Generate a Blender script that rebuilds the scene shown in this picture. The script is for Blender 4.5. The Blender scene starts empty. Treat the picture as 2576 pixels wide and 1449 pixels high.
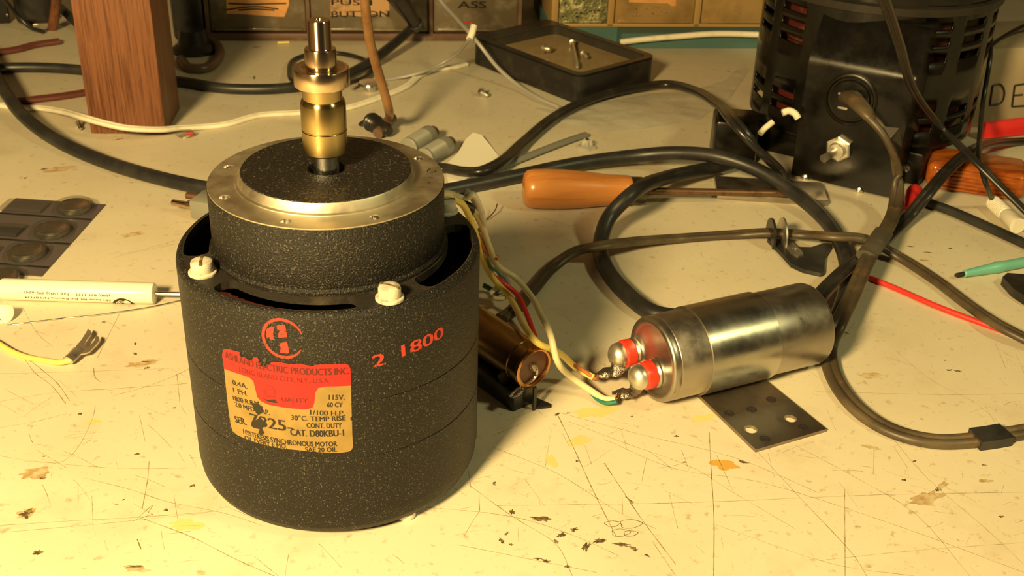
import bpy, bmesh, math, random
import numpy as np
from mathutils import Vector, Matrix, noise

SC = bpy.context.scene
COL = SC.collection
random.seed(7)
MM = 0.001

# ------------------------------------------------------------------ camera
CAM = np.array([0.0, -300.06, 223.84])
YAW, PITCH, ROLL, FPX = math.radians(10.095), math.radians(28.812), math.radians(1.924), 2900.0
W, H = 2576, 1449
_fw = np.array([math.sin(YAW) * math.cos(PITCH), math.cos(YAW) * math.cos(PITCH), -math.sin(PITCH)])
_r = np.array([math.cos(YAW), -math.sin(YAW), 0.0])
_u = np.cross(_r, _fw)
CR = math.cos(ROLL) * _r + math.sin(ROLL) * _u
CU = -math.sin(ROLL) * _r + math.cos(ROLL) * _u
cd = bpy.data.cameras.new('camera')
cam = bpy.data.objects.new('camera', cd)
COL.objects.link(cam)
cd.sensor_width = 36.0
cd.lens = 36.0 * FPX / W
cd.clip_start = 0.01
cd.clip_end = 20
cd.dof.use_dof = True
cd.dof.focus_distance = 0.36
cd.dof.aperture_fstop = 42
cam.matrix_world = Matrix(((CR[0], CU[0], -_fw[0], CAM[0] * MM), (CR[1], CU[1], -_fw[1], CAM[1] * MM),
                           (CR[2], CU[2], -_fw[2], CAM[2] * MM), (0, 0, 0, 1)))
SC.camera = cam

# ------------------------------------------------------------------ light
wd = bpy.data.worlds.new('world')
SC.world = wd
wd.use_nodes = True
wd.node_tree.nodes['Background'].inputs[0].default_value = (1.0, 0.74, 0.46, 1)
wd.node_tree.nodes['Background'].inputs[1].default_value = 0.026


def lamp(name, loc, radius, power, color):
    ld = bpy.data.lights.new(name, 'POINT')
    ld.shadow_soft_size = radius
    ld.energy = power
    ld.color = color
    o = bpy.data.objects.new(name, ld)
    COL.objects.link(o)
    o.location = [c * MM for c in loc]
    return o


lamp('bench_lamp_light', (-290, -430, 400), 0.055, 47.5, (1.0, 0.71, 0.285))
lamp('second_lamp_light', (640, -380, 700), 0.055, 9, (1.0, 0.92, 0.42))

SC.view_settings.view_transform = 'Standard'
SC.view_settings.look = 'None'
SC.view_settings.gamma = 1.0
SC.view_settings.exposure = 0.0
SC.view_settings.use_curve_mapping = False


# ------------------------------------------------------------------ measuring
def ray(px, py):
    return _fw + CR * (px - W / 2) / FPX - CU * (py - H / 2) / FPX


def P(px, py, z=0.0):
    d = ray(px, py)
    return Vector(CAM + d * ((z - CAM[2]) / d[2]))


def Py(px, py, y):
    d = ray(px, py)
    return Vector(CAM + d * ((y - CAM[1]) / d[1]))


def Pp(px, py, o, n):
    d = Vector(ray(px, py))
    n = Vector(n)
    c = Vector(CAM)
    return c + d * ((Vector(o) - c).dot(n) / d.dot(n))


class Cyl:
    """A round surface: axis from A along direction ax; (s, t) = along axis, arc length round it."""

    def __init__(self, A, ax, R, ref):
        self.A, self.ax, self.R = Vector(A), Vector(ax).normalized(), R
        self.x = (Vector(ref) - self.ax * Vector(ref).dot(self.ax)).normalized()
        self.y = self.ax.cross(self.x)

    def hit(self, px, py):
        d, c = Vector(ray(px, py)), Vector(CAM) - self.A
        d2, c2 = d - self.ax * d.dot(self.ax), c - self.ax * c.dot(self.ax)
        a, b, k = d2.dot(d2), d2.dot(c2), c2.dot(c2) - self.R ** 2
        t = (-b - math.sqrt(max(0, b * b - a * k))) / a
        q = c + d * t
        return q.dot(self.ax), self.R * math.atan2(q.dot(self.y), q.dot(self.x))

    def at(self, s, t, h=0.0):
        f = t / self.R
        return self.A + self.ax * s + (self.x * math.cos(f) + self.y * math.sin(f)) * (self.R + h)


# ------------------------------------------------------------------ mesh building
class MB:
    def __init__(self):
        self.v, self.f = [], []

    def add(self, vs, fs):
        b = len(self.v)
        self.v += [Vector(p) for p in vs]
        self.f += [tuple(b + i for i in f) for f in fs]
        return self

    def bm(self, b):
        b.verts.index_update()
        self.add([v.co.copy() for v in b.verts], [[v.index for v in f.verts] for f in b.faces])
        b.free()
        return self

    def box(self, c, size, ex=(1, 0, 0), ey=None, bev=0.0, seg=2):
        ex = Vector(ex).normalized()
        ey = Vector(ey).normalized() if ey else Vector((-ex.y, ex.x, 0)).normalized()
        ez = ex.cross(ey)
        b = bmesh.new()
        bmesh.ops.create_cube(b, size=1)
        for v in b.verts:
            v.co = Vector((v.co.x * size[0], v.co.y * size[1], v.co.z * size[2]))
        if bev:
            bmesh.ops.bevel(b, geom=list(b.edges), offset=bev, segments=seg, affect='EDGES', profile=0.5)
        for v in b.verts:
            v.co = Vector(c) + ex * v.co.x + ey * v.co.y + ez * v.co.z
        return self.bm(b)

    def lathe(self, prof, A=(0, 0, 0), ax=(0, 0, 1), seg=48, cap0=True, cap1=True, rib=0, ribd=0.0):
        ax = Vector(ax).normalized()
        x = ax.orthogonal().normalized()
        y = ax.cross(x)
        A = Vector(A)
        vs, fs = [], []
        for r, s in prof:
            for k in range(seg):
                a = 2 * math.pi * k / seg
                rr = r + (ribd * math.cos(rib * a) if rib else 0)
                vs.append(A + ax * s + (x * math.cos(a) + y * math.sin(a)) * rr)
        for i in range(len(prof) - 1):
            for k in range(seg):
                k2 = (k + 1) % seg
                fs.append((i * seg + k, i * seg + k2, (i + 1) * seg + k2, (i + 1) * seg + k))
        if cap0:
            fs.append(tuple(range(seg))[::-1])
        if cap1:
            n = (len(prof) - 1) * seg
            fs.append(tuple(n + k for k in range(seg)))
        return self.add(vs, fs)

    def tube(self, path, r, seg=14, prof=None, sub=8, up=(0, 0, 1), caps=True, smooth=True, taper=None):
        pts = spline(path, sub) if smooth else [Vector(p) for p in path]
        if prof is None:
            prof = [(r * math.cos(2 * math.pi * k / seg), r * math.sin(2 * math.pi * k / seg)) for k in range(seg)]
        n = len(prof)
        vs, fs = [], []
        last = None
        for i, p in enumerate(pts):
            t = (pts[min(i + 1, len(pts) - 1)] - pts[max(i - 1, 0)]).normalized()
            if last is None:
                u = Vector(up)
                s = t.cross(u)
                if s.length < 1e-3:
                    s = t.orthogonal()
                s.normalize()
            else:
                flat = t.cross(Vector(up))
                s = last - t * last.dot(t)
                if flat.length > 0.35:
                    flat.normalize()
                    s = s.normalized() * 0.6 + flat * (0.4 if flat.dot(s) > 0 else -0.4)
                s.normalize()
            last = s
            w = s.cross(t)
            k = taper(i / (len(pts) - 1)) if taper else 1.0
            for a, b in prof:
                vs.append(p + (s * a + w * b) * k)
        for i in range(len(pts) - 1):
            for k in range(n):
                k2 = (k + 1) % n
                fs.append((i * n + k, i * n + k2, (i + 1) * n + k2, (i + 1) * n + k))
        if caps:
            fs.append(tuple(range(n))[::-1])
            b = (len(pts) - 1) * n
            fs.append(tuple(b + k for k in range(n)))
        return self.add(vs, fs)

    def plate(self, outer, z0, z1, holes=(), fn=None, cuts=()):
        """Flat plate with holes; 2-D outline mapped by fn(x, y, z)."""
        fn = fn or (lambda x, y, z: Vector((x, y, z)))
        b = bmesh.new()
        es = []
        for loop in [outer] + list(holes):
            vv = [b.verts.new((p[0], p[1], 0)) for p in loop]
            es += [b.edges.new((vv[i], vv[(i + 1) % len(vv)])) for i in range(len(vv))]
        bmesh.ops.triangle_fill(b, use_beauty=True, use_dissolve=False, edges=es)
        for c in cuts:
            bmesh.ops.bisect_plane(b, geom=b.verts[:] + b.edges[:] + b.faces[:], plane_co=(c, 0, 0), plane_no=(1, 0, 0))
        if z1 != z0:
            r = bmesh.ops.extrude_face_region(b, geom=b.faces[:])
            top = [g for g in r['geom'] if isinstance(g, bmesh.types.BMVert)]
            ts = set(top)
        else:
            ts = set(b.verts)
        for v in b.verts:
            v.co = fn(v.co.x, v.co.y, z1 if v in ts else z0)
        bmesh.ops.recalc_face_normals(b, faces=b.faces[:])
        return self.bm(b)


def spline(path, sub):
    p = [Vector(q) for q in path]
    if len(p) < 3:
        return p
    e = [p[0] * 2 - p[1]] + p + [p[-1] * 2 - p[-2]]
    out = []
    for i in range(1, len(e) - 2):
        a, b, c, d = e[i - 1], e[i], e[i + 1], e[i + 2]
        # centripetal steps keep bends round where the points are uneven
        t0 = 0.0
        t1 = t0 + max(1e-4, (b - a).length) ** 0.5
        t2 = t1 + max(1e-4, (c - b).length) ** 0.5
        t3 = t2 + max(1e-4, (d - c).length) ** 0.5
        for k in range(sub):
            t = t1 + (t2 - t1) * k / sub
            A1 = a * ((t1 - t) / (t1 - t0)) + b * ((t - t0) / (t1 - t0))
            A2 = b * ((t2 - t) / (t2 - t1)) + c * ((t - t1) / (t2 - t1))
            A3 = c * ((t3 - t) / (t3 - t2)) + d * ((t - t2) / (t3 - t2))
            B1 = A1 * ((t2 - t) / (t2 - t0)) + A2 * ((t - t0) / (t2 - t0))
            B2 = A2 * ((t3 - t) / (t3 - t1)) + A3 * ((t - t1) / (t3 - t1))
            out.append(B1 * ((t2 - t) / (t2 - t1)) + B2 * ((t - t1) / (t2 - t1)))
    out.append(p[-1])
    return out


def zip_profile(r, n=2):
    """Cross-section of a flat cord of n round cores side by side."""
    out, step = [], r * 1.75
    xs = [step * (i - (n - 1) / 2) for i in range(n)]
    for i, x in enumerate(xs):
        lo, hi = (-math.pi if i == 0 else -2.55), (0.0 if i == n - 1 else -0.6)
        for k in range(7):
            a = lo + (hi - lo) * k / 6
            out.append((x + r * math.cos(a), r * math.sin(a)))
    for i, x in reversed(list(enumerate(xs))):
        lo, hi = (0.25 if i == n - 1 else 0.6), (2.9 if i == 0 else 2.55)
        for k in range(7):
            a = lo + (hi - lo) * k / 6
            out.append((x + r * math.cos(a), r * math.sin(a)))
    return out


def wpos(o):
    p = Vector((0, 0, 0))
    while o is not None:
        p += o.location
        o = o.parent
    return p


def make(name, mb, m, parent=None, sharp=35, loc=None):
    """Link one mesh object (millimetre input) and keep its origin at its parent or its own base."""
    me = bpy.data.meshes.new(name)
    if parent is not None:
        base = wpos(parent)
    else:
        lo = [min(v[i] for v in mb.v) for i in range(3)]
        hi = [max(v[i] for v in mb.v) for i in range(3)]
        base = Vector(((lo[0] + hi[0]) / 2, (lo[1] + hi[1]) / 2, lo[2])) * MM
    me.from_pydata([tuple(v * MM - base) for v in mb.v], [], mb.f)
    me.validate()
    b = bmesh.new()
    b.from_mesh(me)
    bmesh.ops.recalc_face_normals(b, faces=b.faces[:])
    b.to_mesh(me)
    b.free()
    me.shade_smooth()
    me.set_sharp_from_angle(angle=math.radians(sharp))
    me.materials.append(m)
    o = bpy.data.objects.new(name, me)
    COL.objects.link(o)
    if parent is not None:
        o.parent = parent
    else:
        o.location = base
    return o


def tag(o, label, cat, group=None, kind=None):
    o['label'] = label
    o['category'] = cat
    if group:
        o['group'] = group
    if kind:
        o['kind'] = kind
    return o


def thing(name, loc, label, cat, group=None):
    o = bpy.data.objects.new(name, None)
    o.empty_display_size = 0.01
    COL.objects.link(o)
    o.location = Vector(loc) * MM
    return tag(o, label, cat, group)


_txt = {}


def text_shape(s):
    if s not in _txt:
        c = bpy.data.curves.new('t', 'FONT')
        c.body = s
        c.size = 1.0
        c.resolution_u = 3
        o = bpy.data.objects.new('t', c)
        COL.objects.link(o)
        bpy.context.view_layer.update()
        ev = o.evaluated_get(bpy.context.evaluated_depsgraph_get())
        me = ev.to_mesh()
        vs = [(v.co.x, v.co.y) for v in me.vertices]
        fs = [tuple(p.vertices) for p in me.polygons]
        ev.to_mesh_clear()
        bpy.data.objects.remove(o)
        bpy.data.curves.remove(c)
        _txt[s] = (vs, fs)
    return _txt[s]


def write(mb, s, p0, p1, h, fn, bold=0.0):
    """Letters from p0 to p1 (2-D baseline ends), cap height h, placed by fn(x, y)."""
    vs, fs = text_shape(s)
    x0, x1 = min(v[0] for v in vs), max(v[0] for v in vs)
    y1 = 0.69
    d = (p1[0] - p0[0], p1[1] - p0[1])
    L = math.hypot(*d)
    ex = (d[0] / L, d[1] / L)
    ey = (-ex[1], ex[0])
    k = L / (x1 - x0)
    for dx in ((0, bold) if bold else (0,)):
        out = []
        for x, y in vs:
            a, b = (x - x0) * k + dx, y / y1 * h
            out.append(fn(p0[0] + ex[0] * a + ey[0] * b, p0[1] + ex[1] * a + ey[1] * b))
        mb.add(out, fs)


# ------------------------------------------------------------------ materials
def nt(m):
    return m.node_tree.nodes, m.node_tree.links


def mat(name, color, rough=0.5, metal=0.0, spec=0.5, bump=None, vary=None, trans=0.0, coat=0.0, aniso=0.0, speck=None,
        rvary=None, emit=None):
    """bump=(scale, strength, dist mm); vary=(scale, colour2, lo, hi[, stretch]); speck=(scale, colour, threshold)."""
    m = bpy.data.materials.new(name)
    m.use_nodes = True
    N, L = nt(m)
    b = N['Principled BSDF']
    b.inputs['Base Color'].default_value = (*color, 1)
    b.inputs['Roughness'].default_value = rough
    b.inputs['Metallic'].default_value = metal
    b.inputs['Specular IOR Level'].default_value = spec
    b.inputs['Transmission Weight'].default_value = trans
    b.inputs['Coat Weight'].default_value = coat
    b.inputs['Anisotropic'].default_value = aniso
    tc = N.new('ShaderNodeTexCoord')
    if aniso:
        tn = N.new('ShaderNodeTangent')
        tn.direction_type = 'RADIAL'
        tn.axis = 'Z'
        L.new(tn.outputs[0], b.inputs['Tangent'])
        b.inputs['Anisotropic Rotation'].default_value = 0.25

    def noise_tex(scale, detail=4, stretch=None, rough_=0.6):
        n = N.new('ShaderNodeTexNoise')
        n.inputs['Scale'].default_value = scale
        n.inputs['Detail'].default_value = detail
        n.inputs['Roughness'].default_value = rough_
        if stretch:
            mp = N.new('ShaderNodeMapping')
            mp.inputs['Scale'].default_value = stretch
            L.new(tc.outputs['Object'], mp.inputs[0])
            L.new(mp.outputs[0], n.inputs['Vector'])
        else:
            L.new(tc.outputs['Object'], n.inputs['Vector'])
        return n

    def ramp(src, lo, hi):
        r = N.new('ShaderNodeMapRange')
        r.inputs['From Min'].default_value = lo
        r.inputs['From Max'].default_value = hi
        L.new(src, r.inputs['Value'])
        return r.outputs[0]

    cur = None
    layers = []
    if vary:
        layers += vary if isinstance(vary, list) else [vary]
    for v in layers:
        n = noise_tex(v[0], 5, v[4] if len(v) > 4 else None)
        f = ramp(n.outputs['Fac'], v[2], v[3])
        mx = N.new('ShaderNodeMix')
        mx.data_type = 'RGBA'
        L.new(f, mx.inputs['Factor'])
        if cur is None:
            mx.inputs['A'].default_value = (*color, 1)
        else:
            L.new(cur, mx.inputs['A'])
        mx.inputs['B'].default_value = (*v[1], 1)
        cur = mx.outputs['Result']
    if speck:
        n = noise_tex(speck[0], 1)
        f = ramp(n.outputs['Fac'], speck[2], speck[2] + 0.04)
        mx = N.new('ShaderNodeMix')
        mx.data_type = 'RGBA'
        L.new(f, mx.inputs['Factor'])
        if cur is None:
            mx.inputs['A'].default_value = (*color, 1)
        else:
            L.new(cur, mx.inputs['A'])
        mx.inputs['B'].default_value = (*speck[1], 1)
        cur = mx.outputs['Result']
    if cur is not None:
        L.new(cur, b.inputs['Base Color'])
    if rvary:
        n = noise_tex(rvary[0], 4)
        r = N.new('ShaderNodeMapRange')
        r.inputs['From Min'].default_value = 0.35
        r.inputs['From Max'].default_value = 0.65
        r.inputs['To Min'].default_value = rvary[1]
        r.inputs['To Max'].default_value = rvary[2]
        L.new(n.outputs['Fac'], r.inputs['Value'])
        L.new(r.outputs[0], b.inputs['Roughness'])
    if bump:
        n = noise_tex(bump[0], 3, bump[3] if len(bump) > 3 else None)
        bp = N.new('ShaderNodeBump')
        bp.inputs['Strength'].default_value = bump[1]
        bp.inputs['Distance'].default_value = bump[2] * MM
        L.new(n.outputs['Fac'], bp.inputs['Height'])
        L.new(bp.outputs[0], b.inputs['Normal'])
    return m


def clear_mat(name, tint, alpha, rough=0.12, haze=0.2, bump=None):
    """Thin clear plastic: see-through film with a gloss and a little milky haze."""
    m = bpy.data.materials.new(name)
    m.use_nodes = True
    N, L = nt(m)
    out = N['Material Output']
    N.remove(N['Principled BSDF'])
    tr = N.new('ShaderNodeBsdfTransparent')
    tr.inputs[0].default_value = (*tint, 1)
    gl = N.new('ShaderNodeBsdfPrincipled')
    gl.inputs['Base Color'].default_value = (*[c * haze for c in tint], 1)
    gl.inputs['Roughness'].default_value = rough
    if bump:
        tc = N.new('ShaderNodeTexCoord')
        n = N.new('ShaderNodeTexNoise')
        n.inputs['Scale'].default_value = bump[0]
        L.new(tc.outputs['Object'], n.inputs['Vector'])
        bp = N.new('ShaderNodeBump')
        bp.inputs['Strength'].default_value = bump[1]
        bp.inputs['Distance'].default_value = bump[2] * MM
        L.new(n.outputs['Fac'], bp.inputs['Height'])
        L.new(bp.outputs[0], gl.inputs['Normal'])
    mx = N.new('ShaderNodeMixShader')
    mx.inputs[0].default_value = 1 - alpha
    L.new(gl.outputs[0], mx.inputs[1])
    L.new(tr.outputs[0], mx.inputs[2])
    mx.inputs[0].default_value = 1 - alpha
    L.new(mx.outputs[0], out.inputs['Surface'])
    return m


M = {}
M['table'] = mat('worn_cream_laminate', (0.66, 0.60, 0.47), 0.42, spec=0.35,
                 vary=[(9, (0.58, 0.51, 0.38), 0.45, 0.75), (38, (0.55, 0.48, 0.35), 0.55, 0.82),
                       (260, (0.40, 0.33, 0.22), 0.60, 0.74), (900, (0.36, 0.29, 0.19), 0.63, 0.76)], bump=(300, 0.12, 0.12))
M['scratch'] = mat('dirt_in_scratches', (0.22, 0.16, 0.07), 0.7, vary=(250, (0.45, 0.37, 0.22), 0.45, 0.6))
M['stain_dark'] = mat('burnt_residue_and_slot_shade', (0.085, 0.055, 0.025), 0.6, vary=(700, (0.32, 0.24, 0.12), 0.45, 0.7))
M['stain_brown'] = mat('brown_stain', (0.40, 0.27, 0.12), 0.5, vary=(300, (0.58, 0.48, 0.32), 0.4, 0.6))
M['stain_amber'] = mat('amber_resin_drop', (0.62, 0.36, 0.08), 0.25)
M['stain_yellow'] = mat('yellow_stain', (0.68, 0.58, 0.24), 0.4)
M['crackle'] = mat('black_crackle_paint', (0.0095, 0.0085, 0.0075), 0.42, spec=0.30, bump=(1900, 0.9, 0.45),
                   speck=(2100, (0.085, 0.078, 0.066), 0.635))  # grey specks in the colour stand for dust and for glints off the crackle
M['crackle_worn'] = mat('black_paint_worn_dusty', (0.02, 0.017, 0.014), 0.5, spec=0.4, bump=(1300, 0.5, 0.3),
                        vary=(60, (0.075, 0.062, 0.045), 0.5, 0.75))
M['disc'] = mat('coarse_black_texture', (0.011, 0.010, 0.009), 0.38, spec=0.5, bump=(900, 1.0, 0.8),
                speck=(1500, (0.085, 0.078, 0.066), 0.65))
M['alu'] = mat('machined_aluminium', (0.66, 0.61, 0.49), 0.42, 1.0, vary=(60, (0.58, 0.52, 0.40), 0.45, 0.8),
               bump=(500, 0.08, 0.1), rvary=(120, 0.38, 0.55))
M['brass'] = mat('turned_brass', (0.52, 0.40, 0.18), 0.22, 1.0, aniso=0.72, bump=(250, 0.10, 0.05, (0.02, 0.02, 14)))
M['bronze'] = mat('turned_bronze', (0.68, 0.52, 0.36), 0.18, 1.0, aniso=0.7, bump=(250, 0.14, 0.06, (0.02, 0.02, 14)))
M['steel'] = mat('bright_steel', (0.68, 0.65, 0.60), 0.18, 1.0, rvary=(200, 0.12, 0.3))
M['can'] = mat('dull_tinned_steel', (0.46, 0.42, 0.37), 0.36, 1.0,
               vary=[(60, (0.38, 0.34, 0.29), 0.5, 0.8), (90, (0.27, 0.23, 0.18), 0.66, 0.70)], rvary=(110, 0.30, 0.44))
M['band'] = mat('clamp_steel', (0.56, 0.53, 0.46), 0.27, 1.0, vary=(60, (0.46, 0.42, 0.35), 0.5, 0.8), rvary=(90, 0.22, 0.34))
M['satin'] = mat('satin_plated_metal', (0.74, 0.70, 0.62), 0.42, 1.0, rvary=(200, 0.34, 0.5))
M['plate'] = mat('spot_welded_steel_plate', (0.34, 0.29, 0.25), 0.42, 1.0, vary=(120, (0.24, 0.20, 0.17), 0.45, 0.7))
M['weld'] = mat('weld_marks', (0.05, 0.04, 0.04), 0.5, 0.6)
M['white_screw'] = mat('white_painted_screw', (0.56, 0.52, 0.42), 0.5, vary=(300, (0.20, 0.16, 0.09), 0.52, 0.75))
M['gold'] = mat('gold_nameplate', (0.30, 0.20, 0.062), 0.42, 0.1, vary=(160, (0.22, 0.145, 0.04), 0.45, 0.75))
M['red_label'] = mat('red_nameplate_ink', (0.50, 0.010, 0.012), 0.42)
M['red_stamp'] = mat('red_stamp_ink', (0.50, 0.035, 0.022), 0.55, speck=(1500, (0.06, 0.03, 0.02), 0.62))
M['ink'] = mat('black_print_ink', (0.013, 0.010, 0.008), 0.5)
M['ink_red'] = mat('dark_print_on_red', (0.09, 0.008, 0.006), 0.5)
M['winding'] = mat('red_varnished_windings', (0.15, 0.022, 0.014), 0.4, bump=(900, 0.5, 0.4))
M['dark'] = mat('dark_interior', (0.008, 0.007, 0.006), 0.7)
M['black'] = mat('black_plastic', (0.014, 0.013, 0.013), 0.32, bump=(300, 0.1, 0.2), vary=(90, (0.04, 0.033, 0.026), 0.5, 0.75))
M['rubber'] = mat('black_rubber_cable', (0.014, 0.0145, 0.0155), 0.40, spec=0.5, vary=(70, (0.032, 0.031, 0.030), 0.45, 0.7), bump=(400, 0.15, 0.15))
M['cord_black'] = mat('black_vinyl_cord', (0.016, 0.015, 0.014), 0.3, vary=(80, (0.035, 0.03, 0.026), 0.5, 0.7))
M['cord_brown'] = mat('old_brown_cord', (0.058, 0.042, 0.026), 0.45,
                      vary=[(55, (0.11, 0.085, 0.05), 0.45, 0.68), (90, (0.16, 0.085, 0.035), 0.6, 0.75)], bump=(300, 0.2, 0.2))
M['cord_red_brown'] = mat('maroon_cord', (0.10, 0.03, 0.022), 0.4)
M['cord_white'] = mat('white_vinyl_cord', (0.74, 0.70, 0.58), 0.35, vary=(120, (0.60, 0.54, 0.40), 0.5, 0.75))
M['gray_wire'] = mat('gray_vinyl_wire', (0.30, 0.29, 0.27), 0.4)
M['gray_tube'] = mat('gray_sleeving', (0.17, 0.17, 0.15), 0.45)
M['tie'] = mat('dusty_rubber_tie', (0.075, 0.066, 0.05), 0.5, vary=(90, (0.12, 0.105, 0.08), 0.5, 0.7))
M['tape_dark'] = mat('old_black_tape', (0.03, 0.025, 0.018), 0.55)
M['hose'] = mat('amber_brown_insulation', (0.26, 0.135, 0.052), 0.28, vary=(90, (0.18, 0.08, 0.028), 0.45, 0.7), coat=0.3)
M['w_yellow'] = mat('yellow_insulation', (0.76, 0.60, 0.16), 0.4)
M['w_cream'] = mat('cream_insulation', (0.66, 0.58, 0.36), 0.4)
M['w_red'] = mat('red_insulation', (0.62, 0.03, 0.025), 0.4)
M['w_orange'] = mat('orange_brown_insulation', (0.42, 0.13, 0.04), 0.4)
M['w_green'] = mat('green_insulation', (0.02, 0.16, 0.11), 0.4)
M['wood_post'] = mat('red_brown_wood', (0.19, 0.072, 0.032), 0.5, vary=[(30, (0.085, 0.028, 0.012), 0.45, 0.66, (26, 26, 0.8)),
                     (60, (0.26, 0.105, 0.05), 0.55, 0.75, (22, 22, 1.2))], bump=(60, 0.25, 0.3, (22, 22, 1.0)))
M['wood_handle'] = mat('orange_varnished_wood', (0.55, 0.22, 0.055), 0.3, coat=0.3,
                       vary=[(30, (0.38, 0.13, 0.03), 0.5, 0.72, (0.6, 7, 7)), (200, (0.2, 0.06, 0.02), 0.7, 0.78)])
M['ferrule'] = mat('dark_ferrule', (0.16, 0.14, 0.11), 0.4, 1.0)
M['rust'] = mat('rusty_steel_blade', (0.20, 0.11, 0.06), 0.42, 0.7, vary=(200, (0.08, 0.04, 0.025), 0.5, 0.7))
M['copper_tube'] = mat('lacquered_brass_tube', (0.34, 0.22, 0.09), 0.25, 1.0, vary=(70, (0.24, 0.15, 0.06), 0.45, 0.7))
M['copper_rim'] = mat('copper_rim', (0.60, 0.30, 0.12), 0.25, 1.0)
M['phenolic'] = mat('brown_phenolic', (0.13, 0.05, 0.03), 0.4)
M['solder'] = mat('solder_blob', (0.42, 0.39, 0.35), 0.3, 1.0, bump=(900, 0.8, 0.6))
M['solder_dark'] = mat('dark_solder_lug', (0.26, 0.23, 0.20), 0.4, 1.0, bump=(700, 0.9, 0.8))
M['red_ins'] = mat('red_glass_insulator', (0.66, 0.04, 0.02), 0.3, bump=(800, 0.3, 0.2))
M['white_plastic'] = mat('white_plastic', (0.80, 0.77, 0.66), 0.28)
M['card'] = mat('gray_blister_card', (0.085, 0.07, 0.075), 0.5)
M['cell'] = mat('coin_cell_steel', (0.50, 0.46, 0.40), 0.22, 1.0, rvary=(200, 0.15, 0.35))
M['blister'] = clear_mat('clear_blister_plastic', (0.93, 0.92, 0.90), 0.22, 0.08, 0.10)
M['bag'] = clear_mat('clear_poly_bag', (0.95, 0.94, 0.90), 0.38, 0.16, 0.66, bump=(60, 0.6, 2.5))
M['window'] = clear_mat('clear_acrylic_window', (0.95, 0.90, 0.80), 0.20, 0.05, 0.12)
M['glass'] = clear_mat('bulb_glass', (0.97, 0.95, 0.92), 0.25, 0.03, 0.1)
M['paper'] = mat('white_paper', (0.78, 0.75, 0.64), 0.7, bump=(200, 0.1, 0.1))
M['tan'] = mat('tan_meter_face', (0.44, 0.36, 0.24), 0.45, vary=(80, (0.36, 0.29, 0.19), 0.45, 0.7))
M['conn_gray'] = mat('gray_connector', (0.22, 0.22, 0.19), 0.35)
M['conn_tip'] = mat('brown_connector_tip', (0.12, 0.075, 0.05), 0.4)
M['red_plastic'] = mat('red_plastic', (0.72, 0.03, 0.03), 0.35)
M['teal'] = mat('teal_plastic', (0.14, 0.42, 0.35), 0.35)
M['amber'] = mat('amber_plastic', (0.55, 0.15, 0.02), 0.22, trans=0.35, vary=(60, (0.30, 0.06, 0.01), 0.4, 0.65, (1, 4, 4)))
M['box_card'] = mat('tan_cardboard', (0.36, 0.29, 0.19), 0.7, vary=(30, (0.28, 0.21, 0.13), 0.45, 0.7))
M['cab_brown'] = mat('brown_cabinet_steel', (0.10, 0.050, 0.032), 0.5, vary=(60, (0.17, 0.11, 0.07), 0.5, 0.75))
M['cab_amber'] = mat('yellowed_cabinet_plastic', (0.36, 0.23, 0.09), 0.4)
M['drawer_dark'] = mat('smoky_drawer_plastic', (0.11, 0.085, 0.055), 0.3, vary=(70, (0.20, 0.17, 0.12), 0.5, 0.7), coat=0.2)
M['drawer_amber'] = mat('amber_drawer_plastic', (0.30, 0.19, 0.075), 0.25, vary=(60, (0.20, 0.13, 0.05), 0.45, 0.7), coat=0.3)
M['drawer_green'] = mat('clear_drawer_of_shiny_parts', (0.16, 0.16, 0.07), 0.2, bump=(260, 1.0, 3.0), vary=(180, (0.45, 0.42, 0.22), 0.5, 0.62))
M['tape'] = mat('masking_tape_label', (0.60, 0.30, 0.10), 0.6, vary=(90, (0.48, 0.22, 0.07), 0.45, 0.7))
M['tape_pale'] = mat('faded_tape_label', (0.42, 0.24, 0.11), 0.6, vary=(110, (0.22, 0.14, 0.07), 0.5, 0.6))
M['teal_paint'] = mat('teal_painted_rail', (0.055, 0.125, 0.125), 0.5)
M['housing'] = mat('glossy_black_enamel', (0.004, 0.0035, 0.003), 0.24, spec=0.42, vary=(60, (0.011, 0.008, 0.005), 0.5, 0.75), rvary=(70, 0.17, 0.36))
M['dust_rim'] = mat('dusty_black_rim', (0.016, 0.012, 0.008), 0.5, vary=(90, (0.007, 0.006, 0.005), 0.5, 0.65))
M['coil_red'] = mat('red_coil_core', (0.06, 0.009, 0.007), 0.5, vary=(40, (0.13, 0.07, 0.03), 0.6, 0.7))
M['wall'] = mat('dark_workshop_wall', (0.12, 0.085, 0.055), 0.8, vary=(6, (0.08, 0.055, 0.035), 0.4, 0.7))


def run_on(path, end, nxt, r, L=75):
    a = path[end]
    d = (a - path[nxt]).normalized()
    if a.z < 25:
        d = Vector((d.x, d.y, 0)).normalized()
    else:
        d = (d + Vector((0, 0, 1.2))).normalized()
    more = [a + d * (L * k / 3) for k in (1, 2, 3)]
    for m_ in more:
        if a.z < 25:
            m_.z = max(r, a.z * .6)
    return more[::-1] + path if end == 0 else path + more


def cable(name, pts, r, m, label, cat='cable', prof=None, group=None, seg=14, sub=8):
    path = [P(*(q if len(q) > 2 else (*q, r))) if not isinstance(q, Vector) else q for q in pts]
    # cords that run out of the picture go on beyond it
    for end, nxt in ((0, 1), (-1, -2)):
        q = pts[end]
        if not isinstance(q, Vector) and not (0 <= q[0] <= W and 0 <= q[1] <= H):
            path = run_on(path, end, nxt, r)
    return tag(make(name, MB().tube(path, r, seg=seg, prof=prof, sub=sub), m, sharp=60), label, cat, group)


def circle(cx, cy, r, n=28):
    return [(cx + r * math.cos(2 * math.pi * k / n), cy + r * math.sin(2 * math.pi * k / n)) for k in range(n)]


# ------------------------------------------------------------------ setting
def structure(name, mb, m):
    o = make(name, mb, m)
    o['kind'] = 'structure'
    return o


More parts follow.
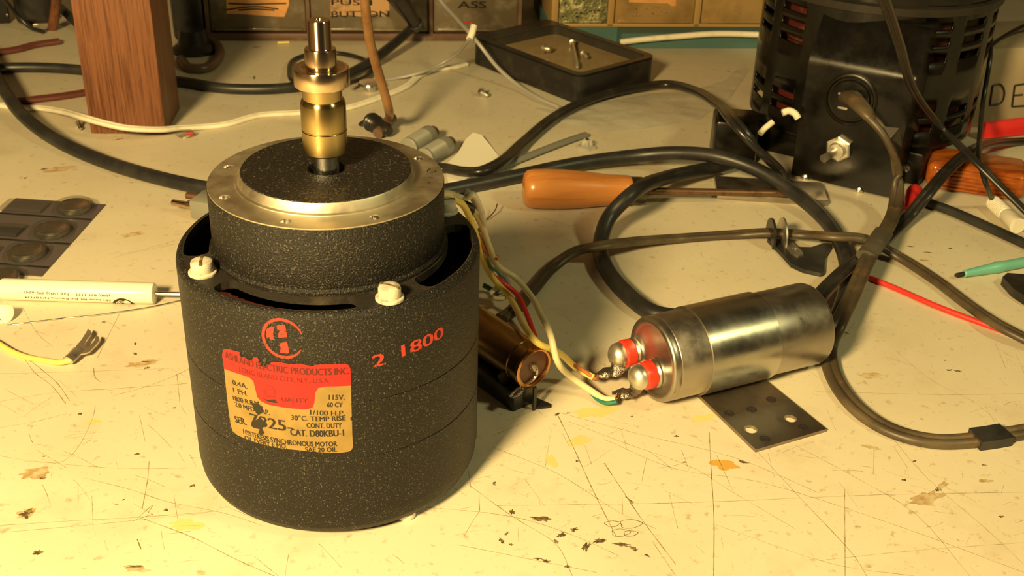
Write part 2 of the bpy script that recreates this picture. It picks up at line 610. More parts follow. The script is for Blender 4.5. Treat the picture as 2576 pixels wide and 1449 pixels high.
structure('wall_back', MB().box((150, 640, -50), (2600, 20, 2200)), M['wall'])
structure('wall_left', MB().box((-1150, -150, -50), (20, 1600, 2200), (1, 0, 0)), M['wall'])
structure('wall_right', MB().box((1450, -150, -50), (20, 1600, 2200), (1, 0, 0)), M['wall'])
structure('floor', MB().box((150, -150, -770), (2600, 1600, 20)), M['wall'])
bench = thing('workbench', (60, 150, 0), 'cream laminate workbench top covered in scratches and burn marks', 'workbench')
make('bench_top', MB().box((60, 90, -18), (1900, 1060, 36), bev=2), M['table'], bench)


for lx in (-840, 960):
    for ly in (-400, 580):
        make('leg', MB().box((lx, ly, -398), (70, 70, 724), bev=3), M['wood_post'], bench)


def blob(px, py, rx, ry, rot, seed, z, rag=0.35):
    c = P(px, py, z)
    n = 36
    out = []
    for k in range(n):
        a = 2 * math.pi * k / n
        w = 1 + rag * noise.noise((math.cos(a) * 2.2 + seed * 3.1, math.sin(a) * 2.2, seed * 1.7)) * 2
        x, y = rx * w * math.cos(a), ry * w * math.sin(a)
        out.append((c.x + x * math.cos(rot) - y * math.sin(rot), c.y + x * math.sin(rot) + y * math.cos(rot)))
    return out


def streak(mb, pts, w, z):
    q = [P(*p, z) for p in pts]
    q = spline(q, 4) if len(q) > 2 else [q[0].lerp(q[1], i / 10) for i in range(11)]
    vs, fs = [], []
    for i, p in enumerate(q):
        t = (q[min(i + 1, len(q) - 1)] - q[max(0, i - 1)]).normalized()
        s = Vector((-t.y, t.x, 0)) * w * 0.5 * (0.35 + 0.65 * abs(noise.noise((p.x * 0.4, p.y * 0.4, w * 9)))) * 1.6
        vs += [p + s, p - s]
    for i in range(len(q) - 1):
        fs.append((2 * i, 2 * i + 1, 2 * i + 3, 2 * i + 2))
    mb.add(vs, fs)


sm = MB()
for pts, w in [
    ([(1404, 1046), (1440, 1120), (1490, 1230), (1530, 1310), (1550, 1350)], .28), ([(1784, 1087), (1790, 1200), (1796, 1300), (1795, 1449)], .3),
    ([(1404, 1037), (1600, 1090), (1850, 1152), (2060, 1240)], .22), ([(1240, 1125), (1400, 1190), (1560, 1290), (1650, 1330)], .18),
    ([(1000, 1270), (1290, 1300), (1450, 1350), (1560, 1400)], .22), ([(1250, 1272), (1550, 1268), (1800, 1262), (2200, 1245), (2576, 1238)], .18),
    ([(1180, 1220), (1290, 1300), (1400, 1370), (1440, 1449)], .22), ([(1520, 1165), (1570, 1240), (1610, 1300), (1700, 1420)], .3),
    ([(1150, 1370), (1300, 1400), (1500, 1440)], .2), ([(1430, 1060), (1560, 1110), (1750, 1180), (1830, 1230), (2000, 1330)], .16),
    ([(1520, 1105), (1700, 1180), (1900, 1210), (2250, 1320), (2576, 1440)], .2), ([(1900, 1130), (2020, 1260), (2150, 1400), (2180, 1449)], .2),
    ([(2125, 1230), (2126, 1449)], .22), ([(2000, 1120), (2150, 1200), (2300, 1290), (2440, 1449)], .18), ([(1800, 1320), (2100, 1420), (2300, 1449)], .16),
    ([(2180, 1020), (2330, 1200), (2480, 1330), (2576, 1420)], .16), ([(2050, 985), (2400, 993), (2576, 990)], .14), ([(2060, 1410), (2300, 1385), (2576, 1365)], .16),
    ([(0, 1322), (150, 1312), (340, 1302), (560, 1285)], .2), ([(0, 1340), (250, 1318), (520, 1290)], .16), ([(360, 1305), (480, 1350), (600, 1410), (690, 1449)], .26),
    ([(210, 1202), (330, 1232), (420, 1262), (560, 1290), (660, 1322)], .18), ([(0, 1147), (70, 1158), (300, 1178), (500, 1177)], .16),
    ([(0, 1010), (120, 990), (330, 975), (470, 965)], .18), ([(0, 1076), (90, 1060), (170, 1040)], .16), ([(278, 997), (360, 975), (440, 945), (480, 925)], .22),
    ([(375, 1160), (372, 1200), (358, 1280)], .22), ([(240, 1020), (230, 1060), (160, 1160), (60, 1160)], .16), ([(0, 940), (200, 935), (470, 925)], .16),
    ([(63, 905), (90, 940), (130, 970), (165, 1015)], .28), ([(73, 905), (105, 930), (145, 965), (175, 1008)], .28), ([(235, 925), (240, 950), (255, 962)], .3),
    ([(300, 640), (360, 628), (440, 605)], .22), ([(285, 648), (340, 635), (450, 612)], .16), ([(300, 790), (255, 880), (245, 900)], .18), ([(60, 780), (95, 840), (130, 870)], .15),
    ([(350, 1300), (385, 1270), (372, 1290)], .3), ([(1360, 545), (1420, 565), (1470, 578)], .2), ([(335, 1310), (385, 1293)], .35), ([(345, 1356), (355, 1382)], .4),
    ([(2060, 905), (2120, 850), (2150, 810)], .14), ([(640, 1400), (700, 1449)], .15), ([(1205, 1245), (1206, 1285)], .3), ([(480, 1150), (560, 1160)], .2),
    ([(1640, 1360), (1700, 1449)], .15), ([(2250, 880), (2350, 960), (2450, 1010)], .14),
]:
    streak(sm, pts, w, 0.02)
rs = random.Random(3)
for k in range(230):
    x, y = rs.uniform(-20, 2600), rs.triangular(640, 1449, 1250)
    L = rs.uniform(10, 90)
    a = rs.choice([0.25, 0.45, -0.1, 1.1, 1.5, -0.3]) + rs.gauss(0, .2)
    streak(sm, [(x, y), (x + L * math.cos(a) * .5, y + L * math.sin(a) * .5 + rs.uniform(-3, 3)), (x + L * math.cos(a), y + L * math.sin(a))], rs.uniform(.07, .17), 0.02)
o = make('scratch_marks', sm, M['scratch'], bench)
o['kind'] = 'stuff'
st = {k: MB() for k in ('stain_dark', 'stain_brown', 'stain_amber', 'stain_yellow')}
for i, (mk, px, py, rx, ry, rot) in enumerate([
    ('stain_dark', 1366, 1305, 2.6, 1.0, -.25), ('stain_dark', 1288, 1288, .8, .9, 0), ('stain_dark', 1262, 1360, .6, 1.4, .3), ('stain_dark', 1275, 1342, .4, .7, -.5),
    ('stain_dark', 1412, 1345, 1.6, .7, .5), ('stain_dark', 1443, 1332, 1.2, .7, .5), ('stain_dark', 1398, 1362, .6, .8, .4), ('stain_dark', 1475, 1375, 2.2, .8, .9),
    ('stain_dark', 1508, 1360, 1.8, .7, .15), ('stain_dark', 1565, 1370, 2.3, .7, -.35), ('stain_dark', 1593, 1380, 1.3, .7, -.6), ('stain_dark', 1627, 1397, .9, .35, -.8),
    ('stain_dark', 1352, 1405, 1.3, .4, -.1), ('stain_dark', 1375, 1412, 1.1, .7, -.4), ('stain_dark', 1430, 1425, 1.0, .7, -.4), ('stain_dark', 1400, 1043, 1.0, .6, .6),
    ('stain_dark', 1428, 1039, .8, .35, .2), ('stain_dark', 1452, 1160, .6, .35, 0), ('stain_dark', 1702, 1097, .7, .45, .3), ('stain_dark', 1590, 1048, .5, .4, .3),
    ('stain_dark', 1722, 1163, .8, .35, -.2), ('stain_dark', 1584, 1258, .35, 1.6, .5), ('stain_dark', 1243, 1217, .5, .8, 0), ('stain_dark', 1285, 1370, .7, .4, 0),
    ('stain_dark', 66, 1293, 1.8, 1.6, .6), ('stain_brown', 68, 1292, 2.6, 2.2, .6), ('stain_dark', 345, 1142, .8, .4, 0), ('stain_dark', 202, 1041, .8, .5, .2), ('stain_dark', 95, 1390, 1.1, .9, .2),
    ('stain_brown', 240, 1110, .7, .4, 0), ('stain_dark', 484, 1222, .8, .5, .2), ('stain_dark', 417, 1283, .7, .5, .2), ('stain_dark', 340, 1425, 1.8, .5, -.1), ('stain_brown', 345, 1430, 3.6, 1.3, -.3),
    ('stain_dark', 438, 1026, .6, .3, 0), ('stain_dark', 110, 1148, .5, .3, 0), ('stain_dark', 311, 1257, .5, .3, .6), ('stain_brown', 293, 1269, .6, .35, .1), ('stain_brown', 505, 1440, 1.4, .8, -.4),
    ('stain_dark', 108, 1203, .8, .6, 0), ('stain_brown', 85, 1190, 4.0, 3.0, 0), ('stain_amber', 1818, 1168, 4.2, 2.6, -.3), ('stain_dark', 1870, 1162, 1.3, .6, -.4),
    ('stain_brown', 2330, 1255, 5.5, 2.6, .3), ('stain_dark', 2360, 1232, .9, .8, .2), ('stain_brown', 2370, 1222, 2.5, 1.0, .6), ('stain_brown', 2480, 1210, 2.2, .8, -.2), ('stain_brown', 2190, 945, 4.5, 1.8, -.1),
    ('stain_dark', 2388, 931, 1.0, .55, 0), ('stain_dark', 2408, 933, 1.1, .5, -.2), ('stain_dark', 2378, 907, .5, .3, 0), ('stain_dark', 2128, 837, 1.0, .5, -.5), ('stain_brown', 2190, 1125, 3.0, .9, -.5),
    ('stain_dark', 2275, 1208, .8, .5, 0), ('stain_dark', 2520, 1300, .8, .4, 0), ('stain_dark', 2475, 1170, .8, .4, -.3), ('stain_dark', 2300, 1160, .7, .3, .3), ('stain_yellow', 1500, 1035, 7, 3.2, .1),
    ('stain_yellow', 1455, 1110, 4, 2.5, .1), ('stain_yellow', 1388, 1160, 1.8, 3.6, .2), ('stain_yellow', 1770, 1050, 5, 1.8, .1), ('stain_yellow', 465, 1320, 4.5, 2.4, -.2), ('stain_yellow', 235, 1061, 2.2, 1.4, 0),
    ('stain_dark', 640, 195, .8, 3.0, 0), ('stain_dark', 645, 118, 2.2, .7, 0), ('stain_brown', 1082, 258, 1.4, .6, 0), ('stain_brown', 1109, 306, 1.6, .6, -.1), ('stain_brown', 1045, 278, 1.2, .5, 0), ('stain_brown', 1285, 345, 1.2, 1.3, 0),
    ('stain_dark', 1833, 180, .9, .7, 0), ('stain_dark', 63, 448, 1.0, .7, .3), ('stain_dark', 110, 425, 2.4, .5, .5), ('stain_dark', 2290, 620, 1.5, .5, -.4), ('stain_dark', 2335, 635, 1.6, .5, -.4), ('stain_dark', 2390, 625, 1.0, .4, .3),
    ('stain_brown', 2220, 650, 3.0, 1.0, -.4), ('stain_brown', 2325, 655, 2.4, .8, -.3), ('stain_dark', 2192, 515, .6, .4, 0), ('stain_dark', 300, 350, 2.6, .5, .5), ('stain_brown', 150, 425, 8, 3, .2), ('stain_brown', 330, 590, 5, 2, .2),
    ('stain_dark', 365, 910, 1.2, .4, .1), ('stain_dark', 340, 890, .6, .9, .3), ('stain_dark', 260, 810, .8, .4, .1), ('stain_dark', 370, 925, 1.0, .5, .2), ('stain_dark', 340, 865, .5, 1.0, .2), ('stain_brown', 355, 915, 6, 2, .2),
]):
    lvl = {'stain_yellow': .006, 'stain_brown': .010, 'stain_dark': .016, 'stain_amber': .02}[mk]
    st[mk].plate(blob(px, py, rx, ry, rot, i + 1, 0, .5 if mk == 'stain_dark' else .3), lvl, lvl)
for mk, mb in st.items():
    make('stain_marks', mb, M[mk], bench)['kind'] = 'stuff'
# ring-shaped flux residue at the front
fr = MB()
for cx, cy, r0 in [(1585, 1318, 1.9), (1560, 1340, 1.6), (1585, 1342, 1.2), (1540, 1318, 1.3)]:
    c = P(cx, cy, .02)
    fr.tube([c + Vector((r0 * 1.7 * math.cos(a) * (1 + .2 * math.sin(3 * a + cx)), r0 * math.sin(a), 0)) for a in [k * 2 * math.pi / 14 for k in range(15)]], .09, seg=5, sub=3)
make('residue_outline', fr, M['stain_dark'], bench)['kind'] = 'stuff'

# ------------------------------------------------------------------ motor
R = 43.0
motor = thing('electric_motor', (0, 0, 0), 'black crackle-finish electric motor with red and gold nameplate and brass shaft', 'motor')
S1, S2, ZT, ZB = 47.3, 29.0, 75.2, 2.1
prof = [(30, ZB), (40.0, ZB), (41.6, ZB + .8), (42.6, ZB + 3.0), (R, ZB + 6.5), (R, S2 - .25), (R - .3, S2), (R, S2 + .25), (R, S1 - .25), (R - .3, S1),
        (R, S1 + .25), (R, ZT - 2.2), (R - .35, ZT - 1.0), (R - 1.1, ZT - .2), (R - 2.0, ZT)]
make('body_shell', MB().lathe(prof, seg=160, cap1=False, cap0=True), M['crackle'], motor, sharp=40)
# top deck with four curved cooling slots
deck = MB()
ri, r_in, r_out, r_o = 32.0, 33.7, 40.7, R - 2.0
slots = [(-142, -80), (-52, 10), (38, 100), (128, 190)]


def slot_r(a):
    for s0, s1 in slots:
        for w in (-360, 0, 360):
            if s0 <= a + w <= s1:
                e = min(a + w - s0, s1 - a - w)
                k = math.sqrt(max(0.0, 1 - ((4 - e) / 4) ** 2)) if e < 4 else 1.0
                m_ = (r_in + r_out) / 2
                return m_ - (m_ - r_in) * k, m_ + (r_out - m_) * k
    return (r_in + r_out) / 2, (r_in + r_out) / 2


def pol(q, a, z):
    return (q * math.cos(math.radians(a)), q * math.sin(math.radians(a)), z)


for k in range(360):
    a0, a1 = k - 180, k - 179
    (i0, o0_), (i1, o1_) = slot_r(a0), slot_r(a1)
    deck.add([pol(ri, a0, ZT), pol(i0, a0, ZT), pol(i1, a1, ZT), pol(ri, a1, ZT)], [(0, 1, 2, 3)])
    deck.add([pol(o0_, a0, ZT), pol(r_o, a0, ZT), pol(r_o, a1, ZT), pol(o1_, a1, ZT)], [(0, 1, 2, 3)])
    if o0_ - i0 > .01 or o1_ - i1 > .01:
        for q0, q1 in ((i0, i1), (o0_, o1_)):
            deck.add([pol(q0, a0, ZT), pol(q1, a1, ZT), pol(q1, a1, ZT - 2.4), pol(q0, a0, ZT - 2.4)], [(0, 1, 2, 3)])
make('top_deck', deck, M['crackle_worn'], motor)
wnd = MB()
wprof = [(35.5, 70.6), (36.4, 72.6), (38.5, 73.6), (40.4, 73.3), (41.4, 70.6)]
wa = [-140 + 2 * k for k in range(30)]
for a in wa:
    wnd.v += [Vector(pol(r_ + .25 * math.sin(a * 1.7), a, z)) for r_, z in wprof]
for i in range(len(wa) - 1):
    for k in range(len(wprof) - 1):
        b_ = i * len(wprof) + k
        wnd.f.append((b_, b_ + 1, b_ + 1 + len(wprof), b_ + len(wprof)))
make('windings', wnd, M['winding'], motor)
make('inner_core', MB().lathe([(33.0, 20), (33.0, 66), (35, 68), (37, 62), (42.0, 60)], seg=96, cap0=False, cap1=False), M['dark'], motor)
make('neck_housing', MB().lathe([(33.4, ZT), (33.4, ZT + .8), (32.7, ZT + 1.6), (32.7, 93.8), (32.4, 94.3)], seg=128, cap0=False, cap1=False), M['crackle'], motor)
FL = 94.4
holes = [circle(29.2 * math.cos(math.radians(a)), 29.2 * math.sin(math.radians(a)), 1.5) for a in (-159, -112, -66.5, 24, 69, 114, 159)]
make('mounting_flange', MB().plate(circle(0, 0, 32.55, 128), FL - 2.2, FL, holes), M['alu'], motor)
hm = MB()
for h in holes:
    cx, cy = sum(p[0] for p in h) / len(h), sum(p[1] for p in h) / len(h)
    hm.lathe([(1.48, FL - .25), (1.2, FL - 1.3), (1.15, FL - 2.0), (0.02, FL - 2.05)], (cx, cy, 0), seg=24, cap0=False, cap1=False)
make('screw_hole', hm, M['steel'], motor)
make('boss_ring', MB().lathe([(25.4, FL - .3), (25.2, FL + .25), (24.4, FL + .5), (23.75, FL + 2.6), (23.45, FL + 3.0)], seg=128, cap0=False, cap1=False), M['alu'], motor)
make('cover_disc', MB().lathe([(23.5, FL + 2.95), (23.3, FL + 3.2), (6.2, FL + 3.2), (5.2, FL + 2.9), (4.9, FL + 1.0), (3.0, FL + .8)], seg=128, cap0=False, cap1=True), M['disc'], motor)
shaft = make('shaft', MB().lathe([(3.65, FL + .5), (3.65, 103.0)], seg=64), M['steel'], motor)
make('pulley', MB().lathe([(5.7, 102.4), (6.1, 102.8), (6.13, 108.8), (5.95, 109.0), (5.95, 109.2), (6.13, 109.4), (6.1, 116.3), (5.95, 116.7), (5.8, 117.3), (5.3, 117.8), (5.3, 121.4)], seg=96),
     M['brass'], shaft)
make('stepped_collar', MB().lathe([(6.9, 121.3), (7.35, 121.5), (7.45, 121.8), (7.45, 125.9), (7.25, 126.3), (6.2, 126.4), (5.4, 126.3), (4.4, 125.9), (4.22, 126.1), (4.22, 131.0), (4.0, 131.5), (3.2, 131.6),
                                   (3.06, 131.8), (3.06, 138.6), (2.8, 139.0), (1.1, 139.0), (.7, 138.2), (.1, 138.0)], seg=96), M['bronze'], shaft)
for a, r_, slot_a in ((-154.0, 38.2, 88), (-68.0, 39.0, -32), (24.0, 38.4, 10), (114.0, 38.4, 50)):
    c = Vector((r_ * math.cos(math.radians(a)), r_ * math.sin(math.radians(a)), ZT))
    s_ = make('screw', MB().lathe([(2.85, .7), (3.0, 1.3), (3.0, 3.1), (2.8, 3.6), (2.3, 3.9), (1.2, 4.05), (.05, 4.07)], c, seg=40, cap1=False), M['white_screw'], motor)
    make('washer', MB().lathe([(3.8, 0), (3.8, .55), (3.6, .75), (1, .78)], c, seg=40), M['white_screw'], s_)
    d = Vector((math.cos(math.radians(slot_a)), math.sin(math.radians(slot_a)), 0))
    make('slot_shade', MB().box(c + Vector((0, 0, 3.26)), (5.65, .85, 1.65), d), M['stain_dark'], s_)  # dark box set in the head, standing in for a shaded notch
for a in (-62, 58, 178):
    make('foot', MB().lathe([(2.6, 0), (2.9, .5), (2.9, 2.2)], (38.2 * math.cos(math.radians(a)), 38.2 * math.sin(math.radians(a)), 0), seg=24), M['white_plastic'], motor)

body = Cyl((0, 0, 0), (0, 0, 1), R, (0, -1, 0))


def bz(zx, zy):   # detail-view coordinates of the nameplate side to (arc, height)
    s, t = body.hit(420 + zx / 2.994, 760 + zy / 2.994)
    return (t, s)


def on_body(h):
    return lambda x, y, *z: body.at(y, x, h)


def label_poly(pts, h, thick=0.0):
    q = [bz(*p) for p in pts]
    xs = [p[0] for p in q]
    cuts = [c * 1.2 for c in range(int(min(xs) / 1.2) - 1, int(max(xs) / 1.2) + 2)]
    return MB().plate(q, 0, 0, fn=lambda x, y, z: body.at(y, x, h), cuts=cuts)


outline = [(418, 395), (425, 362), (440, 352), (465, 353), (552, 378), (545, 395), (560, 412), (590, 418), (612, 432), (640, 440), (655, 415), (680, 416), (696, 437), (682, 455), (700, 466), (720, 486),
           (748, 496), (762, 478), (790, 452), (830, 449), (910, 464), (1010, 466), (1098, 482), (1120, 472), (1200, 468), (1340, 464), (1365, 472), (1380, 495), (1384, 540)]
plate_ = make('nameplate', label_poly(outline + [(1386, 640), (1390, 800), (1396, 1000), (1402, 1085), (1392, 1110), (1370, 1125), (1300, 1135), (1150, 1130), (980, 1113), (860, 1100), (760, 1080), (640, 1046), (530, 1000),
                                                 (495, 970), (482, 930), (465, 820), (445, 640), (430, 480)], .06), M['gold'], motor)
make('red_panel', label_poly(outline + [(1384, 628), (1200, 634), (1140, 645), (1118, 680), (1110, 760), (1095, 795), (1050, 808), (900, 795), (760, 770), (710, 745), (682, 715), (668, 660), (652, 595), (620, 565), (560, 545), (432, 500)],
                             .10), M['red_label'], plate_)
tr = MB()
for s, a, b, h, bd in [('ASHLAND ELECTRIC PRODUCTS INC.', (440, 416), (1372, 540), 1.9, .12), ('LONG ISLAND CITY, N.Y., U.S.A.', (548, 522), (1225, 607), 1.35, 0), ('UALITY', (865, 746), (1062, 757), 1.2, .05)]:
    write(tr, s, bz(*a), bz(*b), h * 1.12, on_body(.14), bd * 1.6 + .04)
# rose ornament standing for the initial letter
for k in range(5):
    r0 = .4 + .42 * k
    c0 = bz(770, 675)
    ring = [(c0[0] + r0 * math.cos(a * .5 + k), c0[1] + r0 * math.sin(a * .5 + k)) for a in range(9)]
    for i in range(8):
        (x0, y0), (x1, y1) = ring[i], ring[i + 1]
        w = .92
        tr.add([body.at(y0, x0, .14), body.at(y1, x1, .14), body.at(c0[1] + (y1 - c0[1]) * w, c0[0] + (x1 - c0[0]) * w, .14), body.at(c0[1] + (y0 - c0[1]) * w, c0[0] + (x0 - c0[0]) * w, .14)], [(0, 1, 2, 3)])
make('lettering', tr, M['ink_red'], plate_)
tg = MB()
for s, a, b, h, bd in [('0.4A.', (497, 618), (608, 652), 1.35, .06), ('1 PH.', (503, 678), (612, 708), 1.35, .06), ('1800 R.P.M.', (502, 738), (706, 784), 1.35, .06), ('2.0 MFD CAP.', (515, 782), (775, 848), 1.35, .06),
                       ('SER.', (517, 903), (600, 925), 1.9, .12), ('7825-', (630, 912), (948, 975), 3.1, .14), ('115V.', (1218, 733), (1335, 733), 1.4, .06), ('60 CY', (1205, 788), (1320, 788), 1.3, .06),
                       ('1/100 H.P.', (1078, 846), (1335, 852), 1.4, .06), ('30°C. TEMP RISE', (935, 884), (1343, 888), 1.4, .06), ('CONT. DUTY', (1052, 944), (1315, 944), 1.4, .06),
                       ('CAT. D80KBU-1', (930, 1000), (1330, 1005), 1.9, .12), ('HYSTERESIS SYNCHRONOUS MOTOR', (577, 990), (1280, 1083), 1.45, .08), ('OIL EVERY 6 MO.', (588, 1035), (905, 1103), 1.35, .06),
                       ('SAE 20 OIL', (1042, 1124), (1280, 1124), 1.35, .06)]:
    write(tg, s, bz(*a), bz(*b), h * 1.12, on_body(.12), bd * 1.6)
for pts in ([(630, 755), (690, 765), (725, 790), (712, 835), (690, 850), (672, 832), (660, 800)], [(640, 905), (700, 870), (735, 895), (740, 930), (718, 950), (735, 985), (712, 1005), (690, 985), (700, 955), (655, 945), (636, 930)],
            [(1380, 870), (1392, 862), (1396, 885), (1384, 892)], [(715, 722), (760, 735), (815, 730), (835, 760), (770, 752)]):
    mb = label_poly(pts, .15)
    tg.add(mb.v, mb.f)
make('lettering', tg, M['ink'], plate_)
em = MB()
arc = []
for k in range(46):
    a = math.radians(28 + k * (302 / 45))
    arc.append((a, 7.0 if False else 1))
cx, cy = bz(872, 275)
ro, rin = 5.75, 4.95
for k in range(45):
    a0, a1 = math.radians(18 + k * 6.9), math.radians(18 + (k + 1) * 6.9)
    w0 = .35 + .65 * min(1, k / 8, (45 - k) / 6)
    w1 = .35 + .65 * min(1, (k + 1) / 8, (44 - k) / 6)
    q = []
    for a, w in ((a0, w0), (a1, w1)):
        m_ = (ro + rin) / 2
        for r_ in (m_ + (ro - rin) / 2 * w, m_ - (ro - rin) / 2 * w):
            q.append(body.at(cy + r_ * math.sin(a) * 1.06, cx + r_ * math.cos(a), .05))
    em.add(q, [(0, 2, 3, 1)])
for pts in ([(750, 205), (790, 180), (806, 190), (800, 240), (806, 280), (785, 288), (770, 262), (752, 270)], [(830, 172), (890, 170), (898, 215), (906, 262), (840, 268), (838, 240), (850, 215), (828, 200)],
            [(848, 310), (905, 300), (915, 345), (922, 372), (912, 386), (852, 380), (858, 345)]):
    mb = label_poly(pts, .05)
    em.add(mb.v, mb.f)
make('stamped_emblem', em, M['red_stamp'], motor)
sd = MB()
write(sd, '2', bz(1548, 492), bz(1640, 470), 3.7, on_body(.05), .35)
write(sd, '1800', bz(1768, 412), bz(2078, 262), 3.6, on_body(.05), .35)
make('stamped_numbers', sd, M['red_stamp'], motor)
jm = MB()
for pts in ([(1083, 425), (1076, 428), (1078, 434), (1095, 432), (1095, 428)], [(1076, 440), (1092, 444)], [(1080, 446), (1088, 449)], [(1077, 458), (1080, 461)]):
    jm.tube([P(x, y, FL + .02) for x, y in pts], .16, seg=5, sub=3)
make('engraved_mark', jm, M['ink'], motor)

# ------------------------------------------------------------------ oil filled capacitor in its clamp
A = P(1640, 905, 15.2)
B = P(2025, 815, 15.2)
ax = (B - A).normalized()
nrm = ax.cross(Vector((0, 0, 1))).normalized()     # towards the viewer
cap = thing('motor_capacitor', (A.x, A.y, 0), 'silver metal can capacitor with two red-collared terminals in a clamp', 'capacitor')
CRD = 15.0
LN = (B - A).length + 2
make('can', MB().lathe([(11.8, .9), (12.4, .2), (13.4, -.3), (14.6, .0), (15.0, .8), (14.9, 2.6), (14.75, 2.9), (CRD, 3.2), (CRD, LN - 1.6), (14.5, LN - .4), (13.4, LN), (5, LN)], A, ax, seg=96), M['can'], cap, sharp=50)


def along(px, py, off=0.0):
    s, t = Cyl(A, ax, CRD, nrm).hit(px, py)
    return s


b0, b1 = along(1790, 880), along(1960, 830)
make('clamp_band', MB().lathe([(CRD + .05, b0), (CRD + .75, b0 + .05), (CRD + .75, b1 - .05), (CRD + .05, b1)], A, ax, seg=96, cap0=False, cap1=False), M['band'], cap)
pc = [P(1763, 1003, .6), P(1933, 965, .6), P(2079, 1083, .6), P(1901, 1135, .6)]
ex = (pc[1] - pc[0]).normalized()
o0 = pc[0]
ey = Vector((-ex.y, ex.x, 0))


def loc2(v):
    return ((v - o0).dot(ex), (v - o0).dot(ey))


q = [loc2(v) for v in pc]
back = 6.5
outl = [(q[0][0] - .2, back), (q[1][0] + .2, back), q[1], q[2], q[3], q[0]]
hl = [loc2(P(1888, 1080, 1.2)), loc2(P(1988, 1053, 1.2))]
mp = make('mounting_plate', MB().plate(outl, .05, 1.25, [circle(*hl[0], 2.3), circle(*hl[1], 2.15)], fn=lambda x, y, z: o0 + ex * x + ey * y + Vector((0, 0, z - .6))), M['plate'], cap)
wm = MB()
for px, py in ((1834, 1040), (1891, 1030), (1940, 1005), (2021, 1075), (1924, 1104)):
    c = P(px, py, 1.3)
    wm.lathe([(1.8, 0), (1.7, .08), (.95, .08), (.85, 0)], c, seg=28, cap0=False, cap1=False)
    wm.lathe([(.55, .03), (.05, .04)], c, seg=16, cap0=False, cap1=False)
make('weld_mark', wm, M['weld'], mp)
for px, py, lug in ((1598, 884, [(1555, 925, 9), (1535, 935, 6.5), (1512, 942, 5.5), (1498, 946, 5)]), (1650, 938, [(1597, 985, 4.5), (1575, 990, 3.2), (1555, 990, 3), (1540, 992, 2.6)])):
    c = Pp(px, py, A, ax) + ax * 1.4
    t_ = make('terminal', MB().lathe([(4.0, -6.4), (4.45, -7.2), (4.5, -8.2), (4.2, -9.3), (3.5, -10.3), (2.5, -11.0), (1.3, -11.4), (.05, -11.5)], c, ax, seg=36), M['satin'], cap)
    make('insulator', MB().lathe([(4.4, -6.8), (4.9, -6.3), (5.0, -4.8), (4.9, -3.2), (4.4, -2.7)], c, ax, seg=36), M['red_ins'], t_)
    make('terminal_collar', MB().lathe([(4.4, -2.8), (5.1, -2.0), (4.9, -1.2), (5.4, -.4), (5.6, .6)], c, ax, seg=36), M['can'], t_)
    e = c - ax * 9.0 + Vector((0, 0, -2.6))
    lp = [e] + [P(*v) for v in lug]
    make('solder_lug', MB().tube(lp, 1.5, prof=[(2.5 * math.cos(k * math.pi / 5), 1.3 * math.sin(k * math.pi / 5)) for k in range(10)], sub=6,
                                 taper=lambda u: .55 + .6 * math.sin(min(1, u * 1.15) * math.pi) ** .7 * (1 + .25 * math.sin(u * 23))), M['solder_dark'], t_)

# ------------------------------------------------------------------ brown tubular capacitor behind the motor
TA = P(1345, 926, 15.5)
TB = P(1206, 832, 15.5)
tx = (TB - TA).normalized()
tub = thing('tubular_capacitor', (TA.x, TA.y, 0), 'brown lacquered tube capacitor with copper rim lying behind the black motor', 'capacitor')
TR = 7.6
make('tube', MB().lathe([(TR, 1.2), (TR, 5.4), (TR - .25, 5.7), (TR, 6.0), (TR, 46), (TR - 1, 47)], TA, tx, seg=64), M['copper_tube'], tub)
make('rim', MB().lathe([(6.0, .8), (6.2, .1), (6.8, -.2), (7.5, .2), (7.75, 1.2)], TA, tx, seg=64, cap0=False, cap1=False), M['copper_rim'], tub)
make('end_seal', MB().lathe([(.05, 1.0), (6.1, 1.0)], TA, tx, seg=48, cap0=False, cap1=False), M['phenolic'], tub)
e = make('solder_bead', MB().lathe([(1.7, 1.0), (1.5, 0), (.9, -.7), (.05, -.9)], TA, tx, seg=24), M['solder'], tub)
make('lead', MB().tube([TA - tx * .6, P(1350, 935, 13.5), P(1345, 950, 11.5), P(1325, 965, 10), P(1305, 975, 9.2), P(1290, 988, 8.5), P(1284, 997, 8)], .55, seg=8), M['steel'], tub)
make('lug', MB().tube([P(1310, 975, 9.0), P(1300, 988, 8.3), P(1285, 998, 7.6)], 1, prof=[(1.6 * math.cos(k * math.pi / 5), .5 * math.sin(k * math.pi / 5)) for k in range(10)]), M['solder_dark'], tub)
fb = P(1343, 1031, 0)
side = tx.cross(Vector((0, 0, 1))).normalized()
bk = MB()
bk.box(fb + Vector((0, 0, 4.6)) + tx * .0, (.9, 1.2, 9.2), tx)
bk.plate([(0, 0), (6.0, 0.4), (6.2, 1.6), (.8, 7.2), (0, 7)], 0, .8, fn=lambda x, y, z: fb + Vector((x, y, z)))
bk.box(fb + tx * 20 + side * -2 + Vector((0, 0, 4)), (34, 9, 8), tx, bev=.6)
bk.tube([TA + tx * 7.2 + (side * math.cos(a) + Vector((0, 0, 1)) * math.sin(a)) * (TR + .35) for a in [math.radians(195 + 15 * k) for k in range(11)]], .5, prof=[(-2.5, -.3), (2.5, -.3), (2.5, .3), (-2.5, .3)], up=tx)
make('bracket', bk, M['black'], tub)

